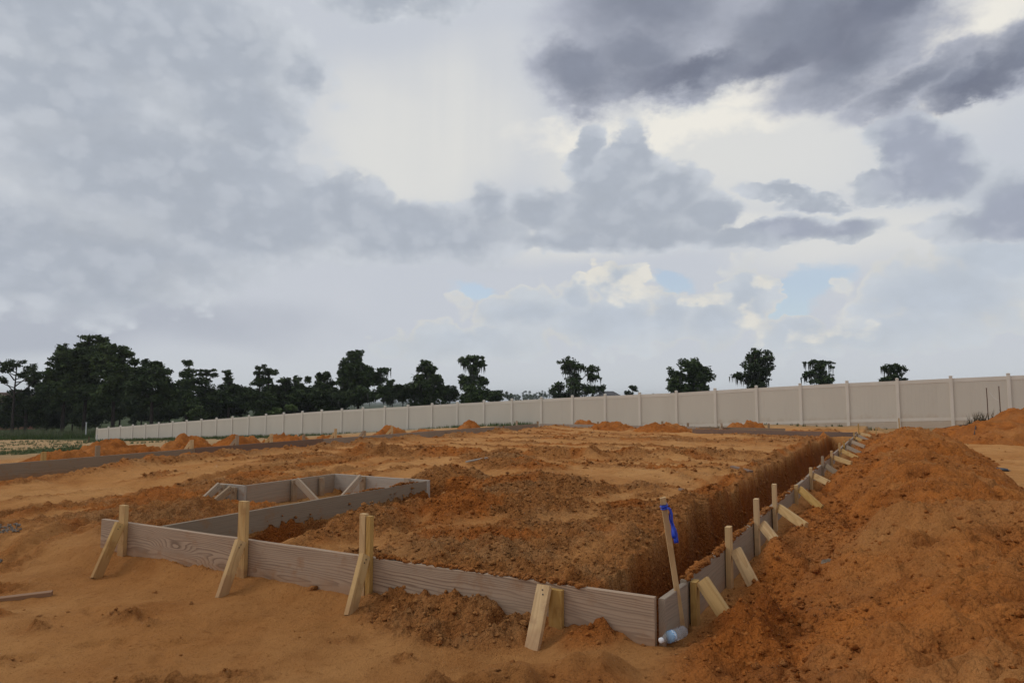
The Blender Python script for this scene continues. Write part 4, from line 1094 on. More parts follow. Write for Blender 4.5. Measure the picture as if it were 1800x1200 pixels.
def fpos(k):
    xy = FENCE_A + (FENCE_B - FENCE_A) * (k / 35.0); return Vector((xy[0], xy[1], float(np.interp(k, _ftop_k, _ftop_z))))
fd3 = Vector((FENCE_B[0] - FENCE_A[0], FENCE_B[1] - FENCE_A[1], 0)).normalized(); fn3 = Vector((-fd3.y, fd3.x, 0))
if fn3.y > 0: fn3 = -fn3           # towards the lot
FROOT = Vector(fence.location)
fang = math.atan2(fd3.y, fd3.x)
def chamfer_box(name, sx_, sy_, z0, z1, bev):
    bm = bmesh.new(); bmesh.ops.create_cube(bm, size=1.0)
    for v in bm.verts: v.co = Vector((v.co.x * sx_, v.co.y * sy_, z0 + (v.co.z + 0.5) * (z1 - z0)))
    bmesh.ops.bevel(bm, geom=bm.edges[:], offset=bev, segments=1, affect='EDGES')
    me = bpy.data.meshes.new(name); bm.to_mesh(me); bm.free(); return me
post_me = chamfer_box("post", 0.127, 0.127, -2.3, 0.07, 0.006); post_me.materials.append(VINYL_POST)
def cap_mesh():
    bm = bmesh.new()
    lo = [bm.verts.new((sx_ * 0.072, sy_ * 0.072, 0)) for sx_, sy_ in ((-1, -1), (1, -1), (1, 1), (-1, 1))]
    mid = [bm.verts.new((sx_ * 0.072, sy_ * 0.072, 0.022)) for sx_, sy_ in ((-1, -1), (1, -1), (1, 1), (-1, 1))]
    top = bm.verts.new((0, 0, 0.055))
    bm.faces.new(list(reversed(lo)))
    for k in range(4):
        bm.faces.new((lo[k], lo[(k + 1) % 4], mid[(k + 1) % 4], mid[k])); bm.faces.new((mid[k], mid[(k + 1) % 4], top))
    me = bpy.data.meshes.new("cap"); bm.to_mesh(me); bm.free(); me.materials.append(VINYL_POST); return me
cap_me = cap_mesh()
def sheared_box(name, L, y0, y1, za0, za1, zb0, zb1, mat, parent, loc):
    bm = bmesh.new()
    a = [bm.verts.new(c) for c in ((0, y0, za0), (0, y1, za0), (0, y1, za1), (0, y0, za1))]
    b_ = [bm.verts.new(c) for c in ((L, y0, zb0), (L, y1, zb0), (L, y1, zb1), (L, y0, zb1))]
    bm.faces.new(a); bm.faces.new(list(reversed(b_)))
    for k in range(4): bm.faces.new((a[(k + 1) % 4], a[k], b_[k], b_[(k + 1) % 4]))
    bmesh.ops.recalc_face_normals(bm, faces=bm.faces)
    me = bpy.data.meshes.new(name); bm.to_mesh(me); bm.free()
    o = link_mesh(name, me, mat, parent); o.location = loc; o.rotation_euler = (0, 0, fang); return o
def panel_mesh(L, zt0, zt1, zb0, zb1, n=12):
    """tongue-and-groove boards: shallow V grooves between flat faces, both sides"""
    vs = []; fs = []
    cols = []
    for i in range(n):
        a, b_ = L * i / n, L * (i + 1) / n
        cols += [(a + 0.006, 0.0), (b_ - 0.006, 0.0), (b_, 0.003)] if i < n - 1 else [(a + 0.007, 0.0), (b_, 0.0)]
    cols = [(0, 0.0)] + cols
    for (x, dep) in cols:
        k = x / L; zt = zt0 + (zt1 - zt0) * k; zb = zb0 + (zb1 - zb0) * k
        vs += [(x, -0.020 + dep, zb), (x, -0.020 + dep, zt), (x, 0.020 - dep, zb), (x, 0.020 - dep, zt)]
    for i in range(len(cols) - 1):
        a = 4 * i; b_ = a + 4
        fs += [(a, b_, b_ + 1, a + 1), (a + 2, a + 3, b_ + 3, b_ + 2)]
    me = bpy.data.meshes.new("panel"); me.from_pydata(vs, [], fs); me.update(); return me
K0, K1 = 0, 37
for k in range(K0, K1 + 1):
    p_ = fpos(k)
    o = bpy.data.objects.new("post", post_me); col.objects.link(o); o.parent = fence; o.location = p_ - FROOT; o.rotation_euler = (0, 0, fang)
    c = bpy.data.objects.new("cap", cap_me); col.objects.link(c); c.parent = o; c.location = (0, 0, 0.0705)
    if k < K1:
        q_ = fpos(k + 1); L = (Vector((q_.x, q_.y)) - Vector((p_.x, p_.y))).length - 0.12
        st0 = p_ + fd3 * 0.06 - FROOT; rise = q_.z - p_.z
        e0, e1 = rise * 0.03, rise * 0.97
        def lo(z): return z
        o = link_mesh("panel", panel_mesh(L, e0 - 0.15, e1 - 0.15, e0 - 2.1, e1 - 2.1), VINYL, fence); o.location = st0; o.rotation_euler = (0, 0, fang)
        sheared_box("top_rail", L, -0.030, 0.030, e0 - 0.17, e0 - 0.01, e1 - 0.17, e1 - 0.01, VINYL_POST, fence, st0)
        sheared_box("bottom_rail", L, -0.028, 0.028, e0 - 1.80, e0 - 1.66, e1 - 1.80, e1 - 1.66, VINYL_POST, fence, st0)

# rods with a sagging string by the right mound
ROD = flat_mat("rusty_rod", (0.10, 0.05, 0.03, 1), 0.7, 0.3)
def tube(name, pts, r, mat, parent=None, seg=7, taper=1.0):
    bm = bmesh.new(); rings = []
    n = len(pts)
    for i, p__ in enumerate(pts):
        a = pts[max(0, i - 1)]; b_ = pts[min(n - 1, i + 1)]; d = (b_ - a).normalized()
        up_ = Vector((0, 0, 1)) if abs(d.z) < 0.9 else Vector((1, 0, 0)); e1 = d.cross(up_).normalized(); e2 = d.cross(e1)
        rr_ = r * (1 + (taper - 1) * i / max(1, n - 1))
        rings.append([bm.verts.new(p__ + e1 * (rr_ * math.cos(t_)) + e2 * (rr_ * math.sin(t_))) for t_ in [2 * math.pi * k / seg for k in range(seg)]])
    for a, c in zip(rings[:-1], rings[1:]):
        for k in range(seg): bm.faces.new((a[k], a[(k + 1) % seg], c[(k + 1) % seg], c[k]))
    bm.faces.new(list(reversed(rings[0]))); bm.faces.new(rings[-1])
    bmesh.ops.recalc_face_normals(bm, faces=bm.faces)
    me = bpy.data.meshes.new(name); bm.to_mesh(me); bm.free()
    return link_mesh(name, me, mat, parent)
def rod(px, py, Y, h_px, label):
    tp = at_y(px, py, Y); bt = at_y(px, py + h_px, Y)
    root = empty("marker_rod", bt); tag(root, label, "rod", "thin rods by the right mound")
    H = tp[2] - bt[2]
    tube("shaft", [Vector((0, 0, -0.4)), Vector((0.005, 0, H * 0.5)), Vector((0, 0, H))], 0.016, ROD, root)
    tube("rod_tip", [Vector((0, 0, H)), Vector((0, 0, H + 0.03))], 0.021, ROD, root)
    return Vector(tp)
r1 = rod(1737, 683, 26.2, 52, "left of two thin dark rods before the fence at the right")
r2 = rod(1759, 680, 26.0, 55, "right of two thin dark rods before the fence at the right")
a_, b_ = r1 + Vector((0.02, -.03, -0.12)), r2 + Vector((0, -.03, -0.52))
sag = [a_.lerp(b_, k / 10) + Vector((0, 0, -0.10 * math.sin(math.pi * k / 10))) for k in range(11)]
so = tube("string_line", [v - sag[0] for v in sag], 0.008, flat_mat("white_string", (0.7, 0.68, 0.64, 1)))
so.location = sag[0]; tag(so, "white string sagging between the two thin rods", "string")
# black drain hose lying up the right bank
hp = [at_y(x, y, Y) for x, y, Y in ((1655, 741, 25.5), (1680, 736, 25.2), (1702, 734, 24.6), (1716, 736, 24.0), (1717, 745, 23.2), (1712, 756, 22.4))]
hz_ = []
for p__ in hp:
    hz_.append(Vector((p__[0], p__[1], max(float(surf_z(np.array([p__[0]]), np.array([p__[1]]))[0][0]) + 0.02, p__[2] - 0.25))))
ho = tube("drain_hose", [v - hz_[0] for v in hz_], 0.022, flat_mat("brown_hose", (0.09, 0.045, 0.025, 1), 0.8), seg=8)
ho.location = hz_[0]; tag(ho, "thin brown hose bending down the right bank in front of the fence", "hose")
# posts near the left end of the fence
def small_post(px, py, Y, h_px, w, mat, label, cap=False):
    tp = at_y(px, py, Y); bt = at_y(px, py + h_px, Y)
    root = empty("marker_post", bt); tag(root, label, "post")
    link_mesh("shaft", chamfer_box("shaft", w, w, -0.6, tp[2] - bt[2], w * 0.1), mat, root)
    link_mesh("head", chamfer_box("head", w * 1.5, w * 1.5, tp[2] - bt[2] + .001, tp[2] - bt[2] + w * .8, w * 0.2), mat, root)
WHITE = flat_mat("white_plastic", (0.6, 0.6, 0.58, 1), 0.5, 0.4)
small_post(170, 765, 63.5, 12, 0.10, WHITE, "short white post just left of the fence end")
small_post(156, 768, 60, 9, 0.06, ROD, "short dark marker post in the weeds left of the white post")
small_post(151, 743, 80, 14, 0.09, WHITE, "thin white pole in front of the dark tree line")

# ------------------------------------------------------------------ trees
def leaf_mat(name, c1, c2):
    m, t, b = new_mat(name, 0.75, 0.2)
    pos = t.new('ShaderNodeNewGeometry').outputs['Position']
    n = t.noise(pos, 0.8, 4, 0.6)
    oi = t.new('ShaderNodeObjectInfo').outputs['Random']
    c = t.mix(t.mapr(n, 0.35, 0.68), c1, c2)
    hs = t.new('ShaderNodeHueSaturation'); t.put(hs.inputs['Color'], c); t.put(hs.inputs['Value'], t.math('MULTIPLY_ADD', oi, 0.4, 0.8))
    t.put(b.inputs['Base Color'], hs.outputs[0])
    return m
LEAF = leaf_mat("dark_leaves", (0.030, 0.050, 0.016, 1), (0.070, 0.098, 0.030, 1))
LEAF_LIGHT = leaf_mat("light_leaves", (0.055, 0.085, 0.022, 1), (0.085, 0.115, 0.035, 1))
MOSS = leaf_mat("hanging_moss", (0.060, 0.064, 0.050, 1), (0.085, 0.088, 0.070, 1))
BARK = flat_mat("bark", (0.060, 0.048, 0.040, 1), 0.9, 0.1, (3, (0.035, 0.028, 0.024, 1)))
def tri_cloud(C, size, rng, flat=0.0):
    """random triangles round centres C (n,3)"""
    n = len(C)
    a = rng.normal(size=(n, 3)); a /= np.linalg.norm(a, axis=1, keepdims=True)
    b_ = rng.normal(size=(n, 3)); b_[:, 2] *= (1 - flat); a[:, 2] *= (1 - flat)
    b_ -= a * (a * b_).sum(1, keepdims=True) / np.maximum((a * a).sum(1, keepdims=True), 1e-6); b_ /= np.linalg.norm(b_, axis=1, keepdims=True) + 1e-9
    s_ = size * rng.uniform(0.6, 1.4, (n, 1))
    V = np.stack([C - a * s_ * 0.5 - b_ * s_ * 0.45, C + a * s_ * 0.6, C - a * s_ * 0.3 + b_ * s_ * 0.55], 1)
    return V.reshape(-1, 3)
def limb_mesh(paths):
    """paths: list of (points, r0, r1) merged into one wood mesh"""
    V = []; Fc = []; seg = 6; base = 0
    for pts, r0, r1 in paths:
        n = len(pts)
        for i, p__ in enumerate(pts):
            a = pts[max(0, i - 1)]; b_ = pts[min(n - 1, i + 1)]; d = (b_ - a).normalized()
            up_ = Vector((0, 0, 1)) if abs(d.z) < 0.9 else Vector((1, 0, 0)); e1 = d.cross(up_).normalized(); e2 = d.cross(e1)
            r = r0 + (r1 - r0) * i / max(1, n - 1)
            for k in range(seg):
                t_ = 2 * math.pi * k / seg; V.append((p__ + e1 * (r * math.cos(t_)) + e2 * (r * math.sin(t_)))[:])
        for i in range(n - 1):
            for k in range(seg): Fc.append((base + i * seg + k, base + i * seg + (k + 1) % seg, base + (i + 1) * seg + (k + 1) % seg, base + (i + 1) * seg + k))
        base += n * seg
    return np_mesh("trunk", np.array(V), np.array(Fc), True)
def tree(Y, bl, label, group, seed, trunk_x=None, moss=0.0, leaf=0.27, dens=1.0, mat=LEAF, base_z=None, name="tree", trunk_r=0.28, cat="tree", bare=()):
    """bl: crown clumps (px, py, rx px, ry px) as seen in the photo at distance Y"""
    rng = np.random.default_rng(seed); rnd = random.Random(seed)
    k = Y / F_PX
    tx = trunk_x if trunk_x is not None else sum(b_[0] * b_[2] for b_ in bl) / sum(b_[2] for b_ in bl)
    p0 = at_y(tx, 700, Y); gz_ = float(far_z(np.array([p0[0]]), np.array([Y]))[0]) if base_z is None else base_z
    root = empty(name, (p0[0], Y, gz_)); tag(root, label, cat, group)
    O3 = np.array([p0[0], Y, gz_])
    centers = []; leaves = []; mossC = []
    for (px, py, rx, ry) in bl:
        c = at_y(px, py, Y) - O3; rx_, ry_ = rx * k, ry * k
        c[1] += rnd.uniform(-0.6, 0.6) * rx_
        centers.append((c, rx_, ry_))
        # clump broken into sub-clumps so the outline is ragged
        nsub = max(6, int(15 * (rx_ * ry_) ** 0.5 / 1.3))
        for j in range(nsub):
            u_ = rng.normal(size=3); u_ /= np.linalg.norm(u_); rr_ = rng.uniform(0.2, 1.05)
            sc = c + u_ * rr_ * np.array([rx_, min(rx_, ry_ * 1.4), ry_])
            sr = rng.uniform(0.26, 0.52) * min(rx_, ry_) + 0.15
            n = int(dens * 22 * (sr / leaf) ** 1.6) + 5
            q_ = rng.normal(size=(n, 3)); q_ /= np.linalg.norm(q_, axis=1, keepdims=True); q_ *= (rng.uniform(0, 1, (n, 1)) ** 0.45) * sr
            q_[:, 0] *= 1.25; q_[:, 2] *= 0.7
            leaves.append(sc + q_)
            if moss and rng.uniform() < moss:
                for _ in range(rng.integers(2, 5)):
                    mossC.append((sc + np.array([rng.uniform(-sr, sr), rng.uniform(-sr, sr), -0.3 * sr]), rng.uniform(0.5, 1.5)))
    Lc = np.concatenate(leaves)
    V = tri_cloud(Lc, leaf, rng, 0.25)
    core = []
    for c, rx_, ry_ in centers:
        n = int(max(0.0, dens - 0.55) * 60 * rx_ * ry_) + 4
        q_ = rng.normal(size=(n, 3)); q_ /= np.linalg.norm(q_, axis=1, keepdims=True); q_ *= rng.uniform(0, 1, (n, 1)) ** 0.5 * 0.85
        core.append(c + q_ * np.array([rx_, rx_, ry_]))
    V = np.concatenate([V, tri_cloud(np.concatenate(core), leaf * 1.9, rng, 0.2)])
    o = link_mesh("crown", np_mesh("crown", V, np.arange(len(V)).reshape(-1, 3)), mat, root)
    if mossC:
        MV = []
        for c, ln in mossC:
            w = rng.uniform(0.05, 0.14); a = rng.uniform(0, math.pi); dx, dy = w * math.cos(a), w * math.sin(a)
            MV += [c + (dx, dy, 0), c - (dx, dy, 0), c + (rng.uniform(-.1, .1), rng.uniform(-.1, .1), -ln)]
            MV += [c + (dy, dx, -ln * .2), c + (-dy * .8, dx, -ln * .2), c + (rng.uniform(-.15, .15), 0, -ln * .75)]
        MV = np.array(MV); mo = link_mesh("hanging_moss", np_mesh("hanging_moss", MV, np.arange(len(MV)).reshape(-1, 3)), MOSS, root); tag(mo, kind="stuff")
    top = max(c[2] for c, _, _ in centers)
    tp = []
    for i in range(7):
        f_ = i / 6; tp.append(Vector((math.sin(f_ * 3 + seed) * 0.12 * f_, math.cos(f_ * 2 + seed) * 0.1 * f_, -0.3 + f_ * (top + 0.3) * 0.97)))
    paths = [(tp, trunk_r, trunk_r * 0.25)]
    for c, rx_, ry_ in centers:
        c = Vector(c); zs = max(0.2 * top, min(0.92 * top, c.z - abs(c.x) * rnd.uniform(0.3, 0.7) - 0.4 * ry_))
        a = Vector((0, 0, zs)); mid = a.lerp(c, 0.5) + Vector((0, 0, -0.12 * (c - a).length))
        paths.append(([a, mid, c], trunk_r * 0.38, trunk_r * 0.10))
        for _ in range(2):
            e = c + Vector((rnd.uniform(-1, 1) * rx_, rnd.uniform(-1, 1) * rx_, rnd.uniform(-.5, .9) * ry_)); paths.append(([mid.lerp(c, 0.7), e], trunk_r * 0.14, trunk_r * 0.04))
    for (xa, ya, xb, yb) in bare:
        a = Vector(at_y(xa, ya, Y) - O3); b_ = Vector(at_y(xb, yb, Y) - O3); paths.append(([a, a.lerp(b_, .5) + Vector((0, .2, .2)), b_], 0.10, 0.03))
    link_mesh("trunk", limb_mesh(paths), BARK, root)
    return root
G_R = "moss-hung trees above the fence"; G_L = "trees of the dark wood on the left"
# trees standing alone above the fence
tree(98, [(1213, 645, 24, 16), (1190, 662, 20, 16), (1240, 655, 20, 16), (1225, 668, 26, 14), (1185, 678, 14, 11), (1236, 682, 14, 9), (1205, 680, 22, 12), (1211, 690, 26, 14)],
     "broad round-crowned tree over the fence, left of the tallest right-hand tree", G_R, 1, 1212, 0.35, dens=0.9 * 1.05)
tree(98, [(1335, 620, 20, 10), (1328, 634, 22, 12), (1345, 632, 16, 12), (1322, 650, 26, 13), (1340, 652, 22, 13), (1310, 662, 20, 10), (1335, 668, 24, 12), (1330, 682, 24, 12), (1318, 695, 24, 14), (1300, 660, 8, 6)],
     "tall moss-draped tree, tallest of those above the right half of the fence", G_R, 2, 1330, 0.75, dens=0.9 * 0.85)
tree(98, [(1427, 637, 17, 6), (1450, 637, 18, 6), (1440, 645, 20, 9), (1424, 656, 13, 8), (1446, 660, 17, 10), (1442, 672, 24, 10), (1417, 657, 10, 6), (1456, 668, 11, 8)],
     "flat-topped mossy tree over the fence, between the tallest and the rightmost", G_R, 3, 1442, 0.75, dens=0.9 * 0.8)
tree(98, [(1568, 646, 16, 8), (1555, 651, 11, 7), (1580, 652, 11, 8), (1568, 664, 20, 9), (1552, 668, 12, 6), (1575, 674, 22, 9), (1592, 668, 6, 4)],
     "rightmost small tree showing its crown over the fence", G_R, 4, 1568, 0.35, dens=0.9 * 0.85)
tree(110, [(1003, 636, 22, 10), (1000, 648, 16, 9), (1018, 645, 14, 10), (1038, 650, 16, 8), (1042, 664, 12, 9), (1012, 664, 16, 12), (1008, 680, 18, 12), (1035, 684, 20, 10), (982, 680, 14, 11), (1056, 684, 11, 7), (1000, 696, 30, 12), (975, 688, 8, 8)],
     "mossy double-crowned tree alone in the middle above the fence", G_R, 5, 1010, 0.7, dens=0.9 * 0.85)
tree(180, [(1114, 682, 7, 6), (1103, 689, 6, 4), (1110, 694, 5, 4)], "tiny pine with a tuft top standing far behind the fence", None, 6, 1112, 0, leaf=0.4, dens=0.9)
tree(105, [(832, 630, 18, 8), (818, 636, 12, 7), (845, 640, 14, 7), (832, 650, 14, 10), (824, 666, 16, 9), (845, 668, 16, 10), (832, 682, 22, 13), (815, 672, 10, 7), (835, 700, 30, 16), (852, 690, 16, 10)],
     "narrow-waisted mossy tree standing at the right end of the wood", G_R, 7, 832, 0.6, dens=1.0)
tree(108, [(750, 640, 14, 7), (745, 650, 18, 9), (760, 652, 14, 9), (738, 664, 20, 9), (762, 664, 20, 10), (748, 680, 30, 14), (725, 688, 22, 14), (772, 686, 18, 13), (750, 702, 40, 18)],
     "domed mossy tree between the big cypress and the narrow-waisted tree", G_R, 8, 750, 0.5, dens=1.1)
tree(104, [(625, 622, 17, 9), (622, 634, 22, 11), (618, 650, 24, 13), (640, 652, 20, 13), (612, 668, 22, 14), (632, 672, 32, 16), (655, 665, 24, 13), (675, 652, 14, 5), (685, 672, 12, 5), (608, 690, 24, 16), (640, 694, 40, 18), (675, 690, 18, 14)],
     "big dark cypress towering beside the right end of the left wood", G_L, 9, 630, 0.35, dens=1.25)
# the left wood
tree(96, [(27, 640, 14, 9), (12, 648, 12, 8), (50, 648, 14, 9), (64, 656, 12, 9), (5, 640, 10, 8), (38, 660, 12, 8), (5, 668, 8, 6), (68, 664, 8, 6)], "open-crowned pine with bare limbs at the left edge", G_L, 10, 25, 0, dens=0.7, trunk_r=0.22,
     bare=((25, 690, 2, 672), (25, 680, 55, 660), (25, 668, 4, 650), (25, 700, -5, 690)))
tree(99, [(58, 672, 14, 10), (45, 690, 16, 12), (66, 690, 14, 14), (30, 700, 20, 14), (55, 712, 26, 18), (15, 715, 24, 18)], "low shaggy tree under the open pine at the left edge", G_L, 11, 48, 0, dens=1.0)
tree(100, [(155, 594, 20, 6), (174, 598, 10, 8), (148, 606, 20, 8), (150, 622, 24, 13), (160, 640, 26, 16), (140, 655, 26, 18), (150, 690, 24, 20), (130, 625, 26, 16), (175, 622, 24, 16), (150, 675, 40, 20)], "tallest tree of the left wood with a flat tuft on top", G_L, 12, 150, 0, dens=1.3)
tree(98, [(110, 612, 14, 8), (108, 626, 18, 12), (105, 645, 22, 14), (98, 664, 20, 14), (90, 655, 12, 10), (110, 690, 30, 20), (92, 700, 18, 20), (120, 635, 22, 18), (125, 665, 28, 20), (88, 670, 14, 14)], "dense tree left of the tallest one in the wood", G_L, 13, 112, 0, dens=1.3)
tree(98, [(200, 612, 22, 8), (218, 618, 14, 10), (195, 630, 26, 13), (222, 640, 16, 12), (200, 655, 30, 16), (190, 690, 32, 22), (225, 668, 16, 16), (180, 635, 26, 18), (210, 672, 26, 20), (232, 652, 10, 8)], "dense wide tree right of the tallest one in the wood", G_L, 14, 200, 0, dens=1.3)
tree(95, [(265, 640, 20, 10), (252, 650, 16, 10), (280, 652, 18, 12), (265, 668, 30, 14), (288, 675, 16, 14), (248, 680, 20, 18), (270, 700, 36, 22), (250, 662, 18, 14), (300, 690, 16, 16)], "rounded tree with a bare trunk at the right of the tall clump", G_L, 15, 268, 0, dens=1.2)
tree(106, [(330, 640, 7, 8), (328, 655, 11, 9), (332, 670, 14, 11), (325, 690, 20, 16), (335, 710, 24, 18)], "narrow pointed tree like a spire in the left wood", G_L, 16, 330, 0, dens=1.2)
tree(108, [(360, 651, 16, 4), (352, 658, 14, 5), (370, 660, 12, 5), (360, 672, 18, 9), (358, 692, 22, 16), (372, 705, 20, 16)], "flat-topped tree right of the spire-shaped one", G_L, 17, 360, 0, dens=1.1)
tree(108, [(402, 656, 9, 5), (400, 666, 12, 7), (405, 680, 16, 10), (398, 698, 22, 16), (420, 700, 16, 16)], "thin-topped tree in the middle of the low left wood", G_L, 18, 402, 0, dens=1.1)
tree(108, [(457, 646, 11, 5), (452, 656, 8, 6), (455, 672, 12, 10), (445, 690, 18, 14), (452, 708, 22, 18)], "wispy tree with a small high tuft in the left wood", G_L, 19, 455, 0.2, dens=0.9)
tree(110, [(472, 655, 13, 8), (468, 668, 16, 10), (476, 685, 18, 14), (470, 705, 24, 18)], "dark tree right beside the wispy tufted one", G_L, 20, 472, 0, dens=1.2)
tree(110, [(503, 668, 12, 7), (500, 682, 16, 12), (508, 700, 22, 18)], "first of three blunt trees before the big cypress", G_L, 21, 503, 0, dens=1.2)
tree(110, [(521, 666, 9, 7), (526, 680, 14, 12), (530, 700, 22, 18), (540, 668, 6, 6)], "second of three blunt trees before the big cypress", G_L, 22, 524, 0, dens=1.2)
tree(108, [(560, 662, 9, 7), (572, 661, 9, 8), (566, 676, 18, 12), (560, 695, 24, 16), (580, 690, 12, 16), (572, 712, 24, 16)], "third of three blunt trees, touching the big cypress", G_L, 23, 568, 0, dens=1.25)
# lower trees filling the wood
fill = [(35, 735, 40, 22), (85, 730, 34, 24), (130, 725, 30, 26), (172, 722, 30, 28), (212, 720, 28, 28), (250, 722, 26, 26), (300, 715, 30, 28), (345, 722, 30, 24), (385, 715, 26, 26), (425, 708, 24, 26), (465, 715, 26, 24),
        (508, 712, 26, 22), (545, 708, 26, 24), (590, 708, 28, 22), (690, 694, 20, 16), (708, 690, 20, 16), (790, 690, 20, 14), (870, 694, 18, 12)]
FL = ["at the left edge", "left of the tallest trunk", "under the tallest tree", "right of the tallest trunk", "under the wide tree", "left of the bare trunk", "right of the bare trunk", "under the flat-topped tree", "below the thin-topped tree", "left of the wispy tree",
      "below the wispy tree", "below the blunt trees", "right of the blunt trees", "at the foot of the big cypress", "just right of the big cypress", "left of the domed tree", "between the domed and the narrow-waisted tree", "right of the narrow-waisted tree"]
for i, (px, py, rx, ry) in enumerate(fill):
    rr = random.Random(300 + i)
    if i < 6: py -= 10; ry *= 1.25; rx *= 1.15
    elif i < 14: py -= 2; ry *= 1.05; rx *= 1.15
    bl = [(px + rr.uniform(-.4, .4) * rx, py + rr.uniform(-.5, .5) * ry, rx * rr.uniform(.5, .8), ry * rr.uniform(.5, .75)) for _ in range(7)]
    tree(112 + rr.uniform(-4, 6), bl, "low dark understorey tree " + FL[i], "understorey trees of the wood", 40 + i, px, 0, dens=1.15, name="understorey_tree", trunk_r=0.16)
tree(92, [(348, 722, 14, 8), (340, 728, 12, 7)], "light green shrub in front of the wood, left of its pair", None, 80, 345, 0, mat=LEAF_LIGHT, name="shrub", cat="shrub", trunk_r=0.06, leaf=0.22)
tree(92, [(512, 716, 14, 8), (490, 722, 14, 6), (480, 726, 9, 5)], "light green shrub above the fence before the blunt trees", None, 81, 505, 0, mat=LEAF_LIGHT, name="shrub", cat="shrub", trunk_r=0.06, leaf=0.22)
# far woods fading into the haze
def far_wood(name, x0, x1, y_top, Y, step, r_px, seed, label):
    rng = np.random.default_rng(seed); k = Y / F_PX; Ls = []
    x = x0
    while x < x1:
        c = at_y(x, y_top + rng.uniform(-2.5, 3.5), Y); c[1] += rng.uniform(-.1, .1) * Y
        for j in range(6):
            sc = c + np.array([rng.uniform(-1, 1) * r_px * k, rng.uniform(-6, 6), -rng.uniform(0, 2.2) * r_px * k])
            n = 40; q_ = rng.normal(size=(n, 3)); q_ /= np.linalg.norm(q_, axis=1, keepdims=True); q_ *= r_px * k * 0.6 * rng.uniform(0.2, 1, (n, 1)); Ls.append(sc + q_)
        x += step * rng.uniform(0.6, 1.4)
    Lc = np.concatenate(Ls); V = tri_cloud(Lc, r_px * k * 0.35, rng, 0.2)
    o = link_mesh(name, np_mesh(name, V, np.arange(len(V)).reshape(-1, 3)), LEAF); tag(o, label, "woodland", kind="stuff")
far_wood("distant_woods", 690, 905, 690, 420, 6, 5, 1, "dark mass of farther woodland behind the mossy trees")
far_wood("distant_woods", 895, 960, 694, 700, 5, 4.5, 2, "farther woodland patch left of the double-crowned tree")
far_wood("far_treeline", 920, 1010, 690, 1700, 4, 3.5, 3, "hazy far treeline behind the double-crowned tree")
far_wood("far_treeline", 1040, 1200, 694, 1800, 4, 2.8, 4, "hazy far treeline low over the fence")
far_wood("far_treeline", -400, 720, 697, 1500, 7, 4, 5, "far treeline glimpsed behind the left wood")
far_wood("far_treeline", 1180, 2300, 699, 1800, 7, 3, 6, "far treeline hidden behind the fence on the right")

# ------------------------------------------------------------------ weeds and rough grass
GRASS = leaf_mat("weed_leaves", (0.075, 0.105, 0.040, 1), (0.11, 0.14, 0.06, 1))
REED = leaf_mat("dry_reed", (0.16, 0.17, 0.09, 1), (0.10, 0.12, 0.05, 1))
def blades(name, X, Y, h, w, mat, label, seed, lean=0.5, per=6):
    rng = np.random.default_rng(seed); n = len(X)
    z = ground_z(X, Y, False)
    X = np.repeat(X, per); Y = np.repeat(Y, per); z = np.repeat(z, per); m = n * per
    hh = h * rng.uniform(0.35, 1.2, m); a = rng.uniform(0, 2 * math.pi, m); ld = rng.uniform(0, 2 * math.pi, m); ln = lean * rng.uniform(0.1, 1, m) * hh
    sp = h * 0.5
    bx = X + rng.normal(0, sp, m) * 0.5; by = Y + rng.normal(0, sp, m) * 0.5
    dx, dy = np.cos(a) * w, np.sin(a) * w
    V = np.stack([np.stack([bx - dx, by - dy, z - 0.01], -1), np.stack([bx + dx, by + dy, z - 0.01], -1), np.stack([bx + np.cos(ld) * ln, by + np.sin(ld) * ln, z + hh], -1)], 1).reshape(-1, 3)
    o = link_mesh(name, np_mesh(name, V, np.arange(m * 3).reshape(-1, 3)), mat); tag(o, label, "weeds", kind="stuff")
def scatter_px(n, x0, x1, y0, y1, z, seed, clump=None):
    rng = np.random.default_rng(seed); xs = rng.uniform(x0, x1, n); ys = rng.uniform(y0, y1, n)
    X = []; Y = []
    for x, y in zip(xs, ys):
        # walk the ray down to the sloping ground
        d = ray(x, y); k = 5.0
        for _ in range(40):
            p__ = CO + d * k; gz_ = float(far_z(np.array([p__[0]]), np.array([p__[1]]))[0]); e = p__[2] - gz_
            if e < 0.02 or k > 200: break
            k += max(0.3, e * 4)
        X.append(p__[0]); Y.append(p__[1])
    X = np.array(X); Y = np.array(Y)
    if clump: 
        kp = fbm(X * 0.22, Y * 0.10, 2, clump) > 0.08; X, Y = X[kp], Y[kp]
    return X, Y
X_, Y_ = scatter_px(4200, -120, 330, 774, 808, 0, 5, 71)
blades("field_weeds", X_, Y_, 0.16, 0.018, GRASS, "thin green weeds spread over the pale sand field on the left", 6, 0.8, 9)
# denser weed tufts along the foot of the fence
rng_ = np.random.default_rng(9); kk = rng_.uniform(0, 24, 900); off = np.abs(rng_.normal(0, 0.9, 900)) + 0.15
fx = FENCE_A[0] + (FENCE_B[0] - FENCE_A[0]) * kk / 35 + fn3.x * off; fy = FENCE_A[1] + (FENCE_B[1] - FENCE_A[1]) * kk / 35 + fn3.y * off
blades("fence_weeds", fx, fy, 0.26, 0.03, GRASS, "green weeds along the foot of the fence", 10, 0.6, 10)
kk = rng_.uniform(24, 33, 60); off = np.abs(rng_.normal(0, 0.4, 60)) + 0.12
fx = FENCE_A[0] + (FENCE_B[0] - FENCE_A[0]) * kk / 35 + fn3.x * off; fy = FENCE_A[1] + (FENCE_B[1] - FENCE_A[1]) * kk / 35 + fn3.y * off
blades("fence_weeds", fx, fy, 0.12, 0.02, GRASS, "sparse weeds under the right part of the fence", 11, 0.6, 8)
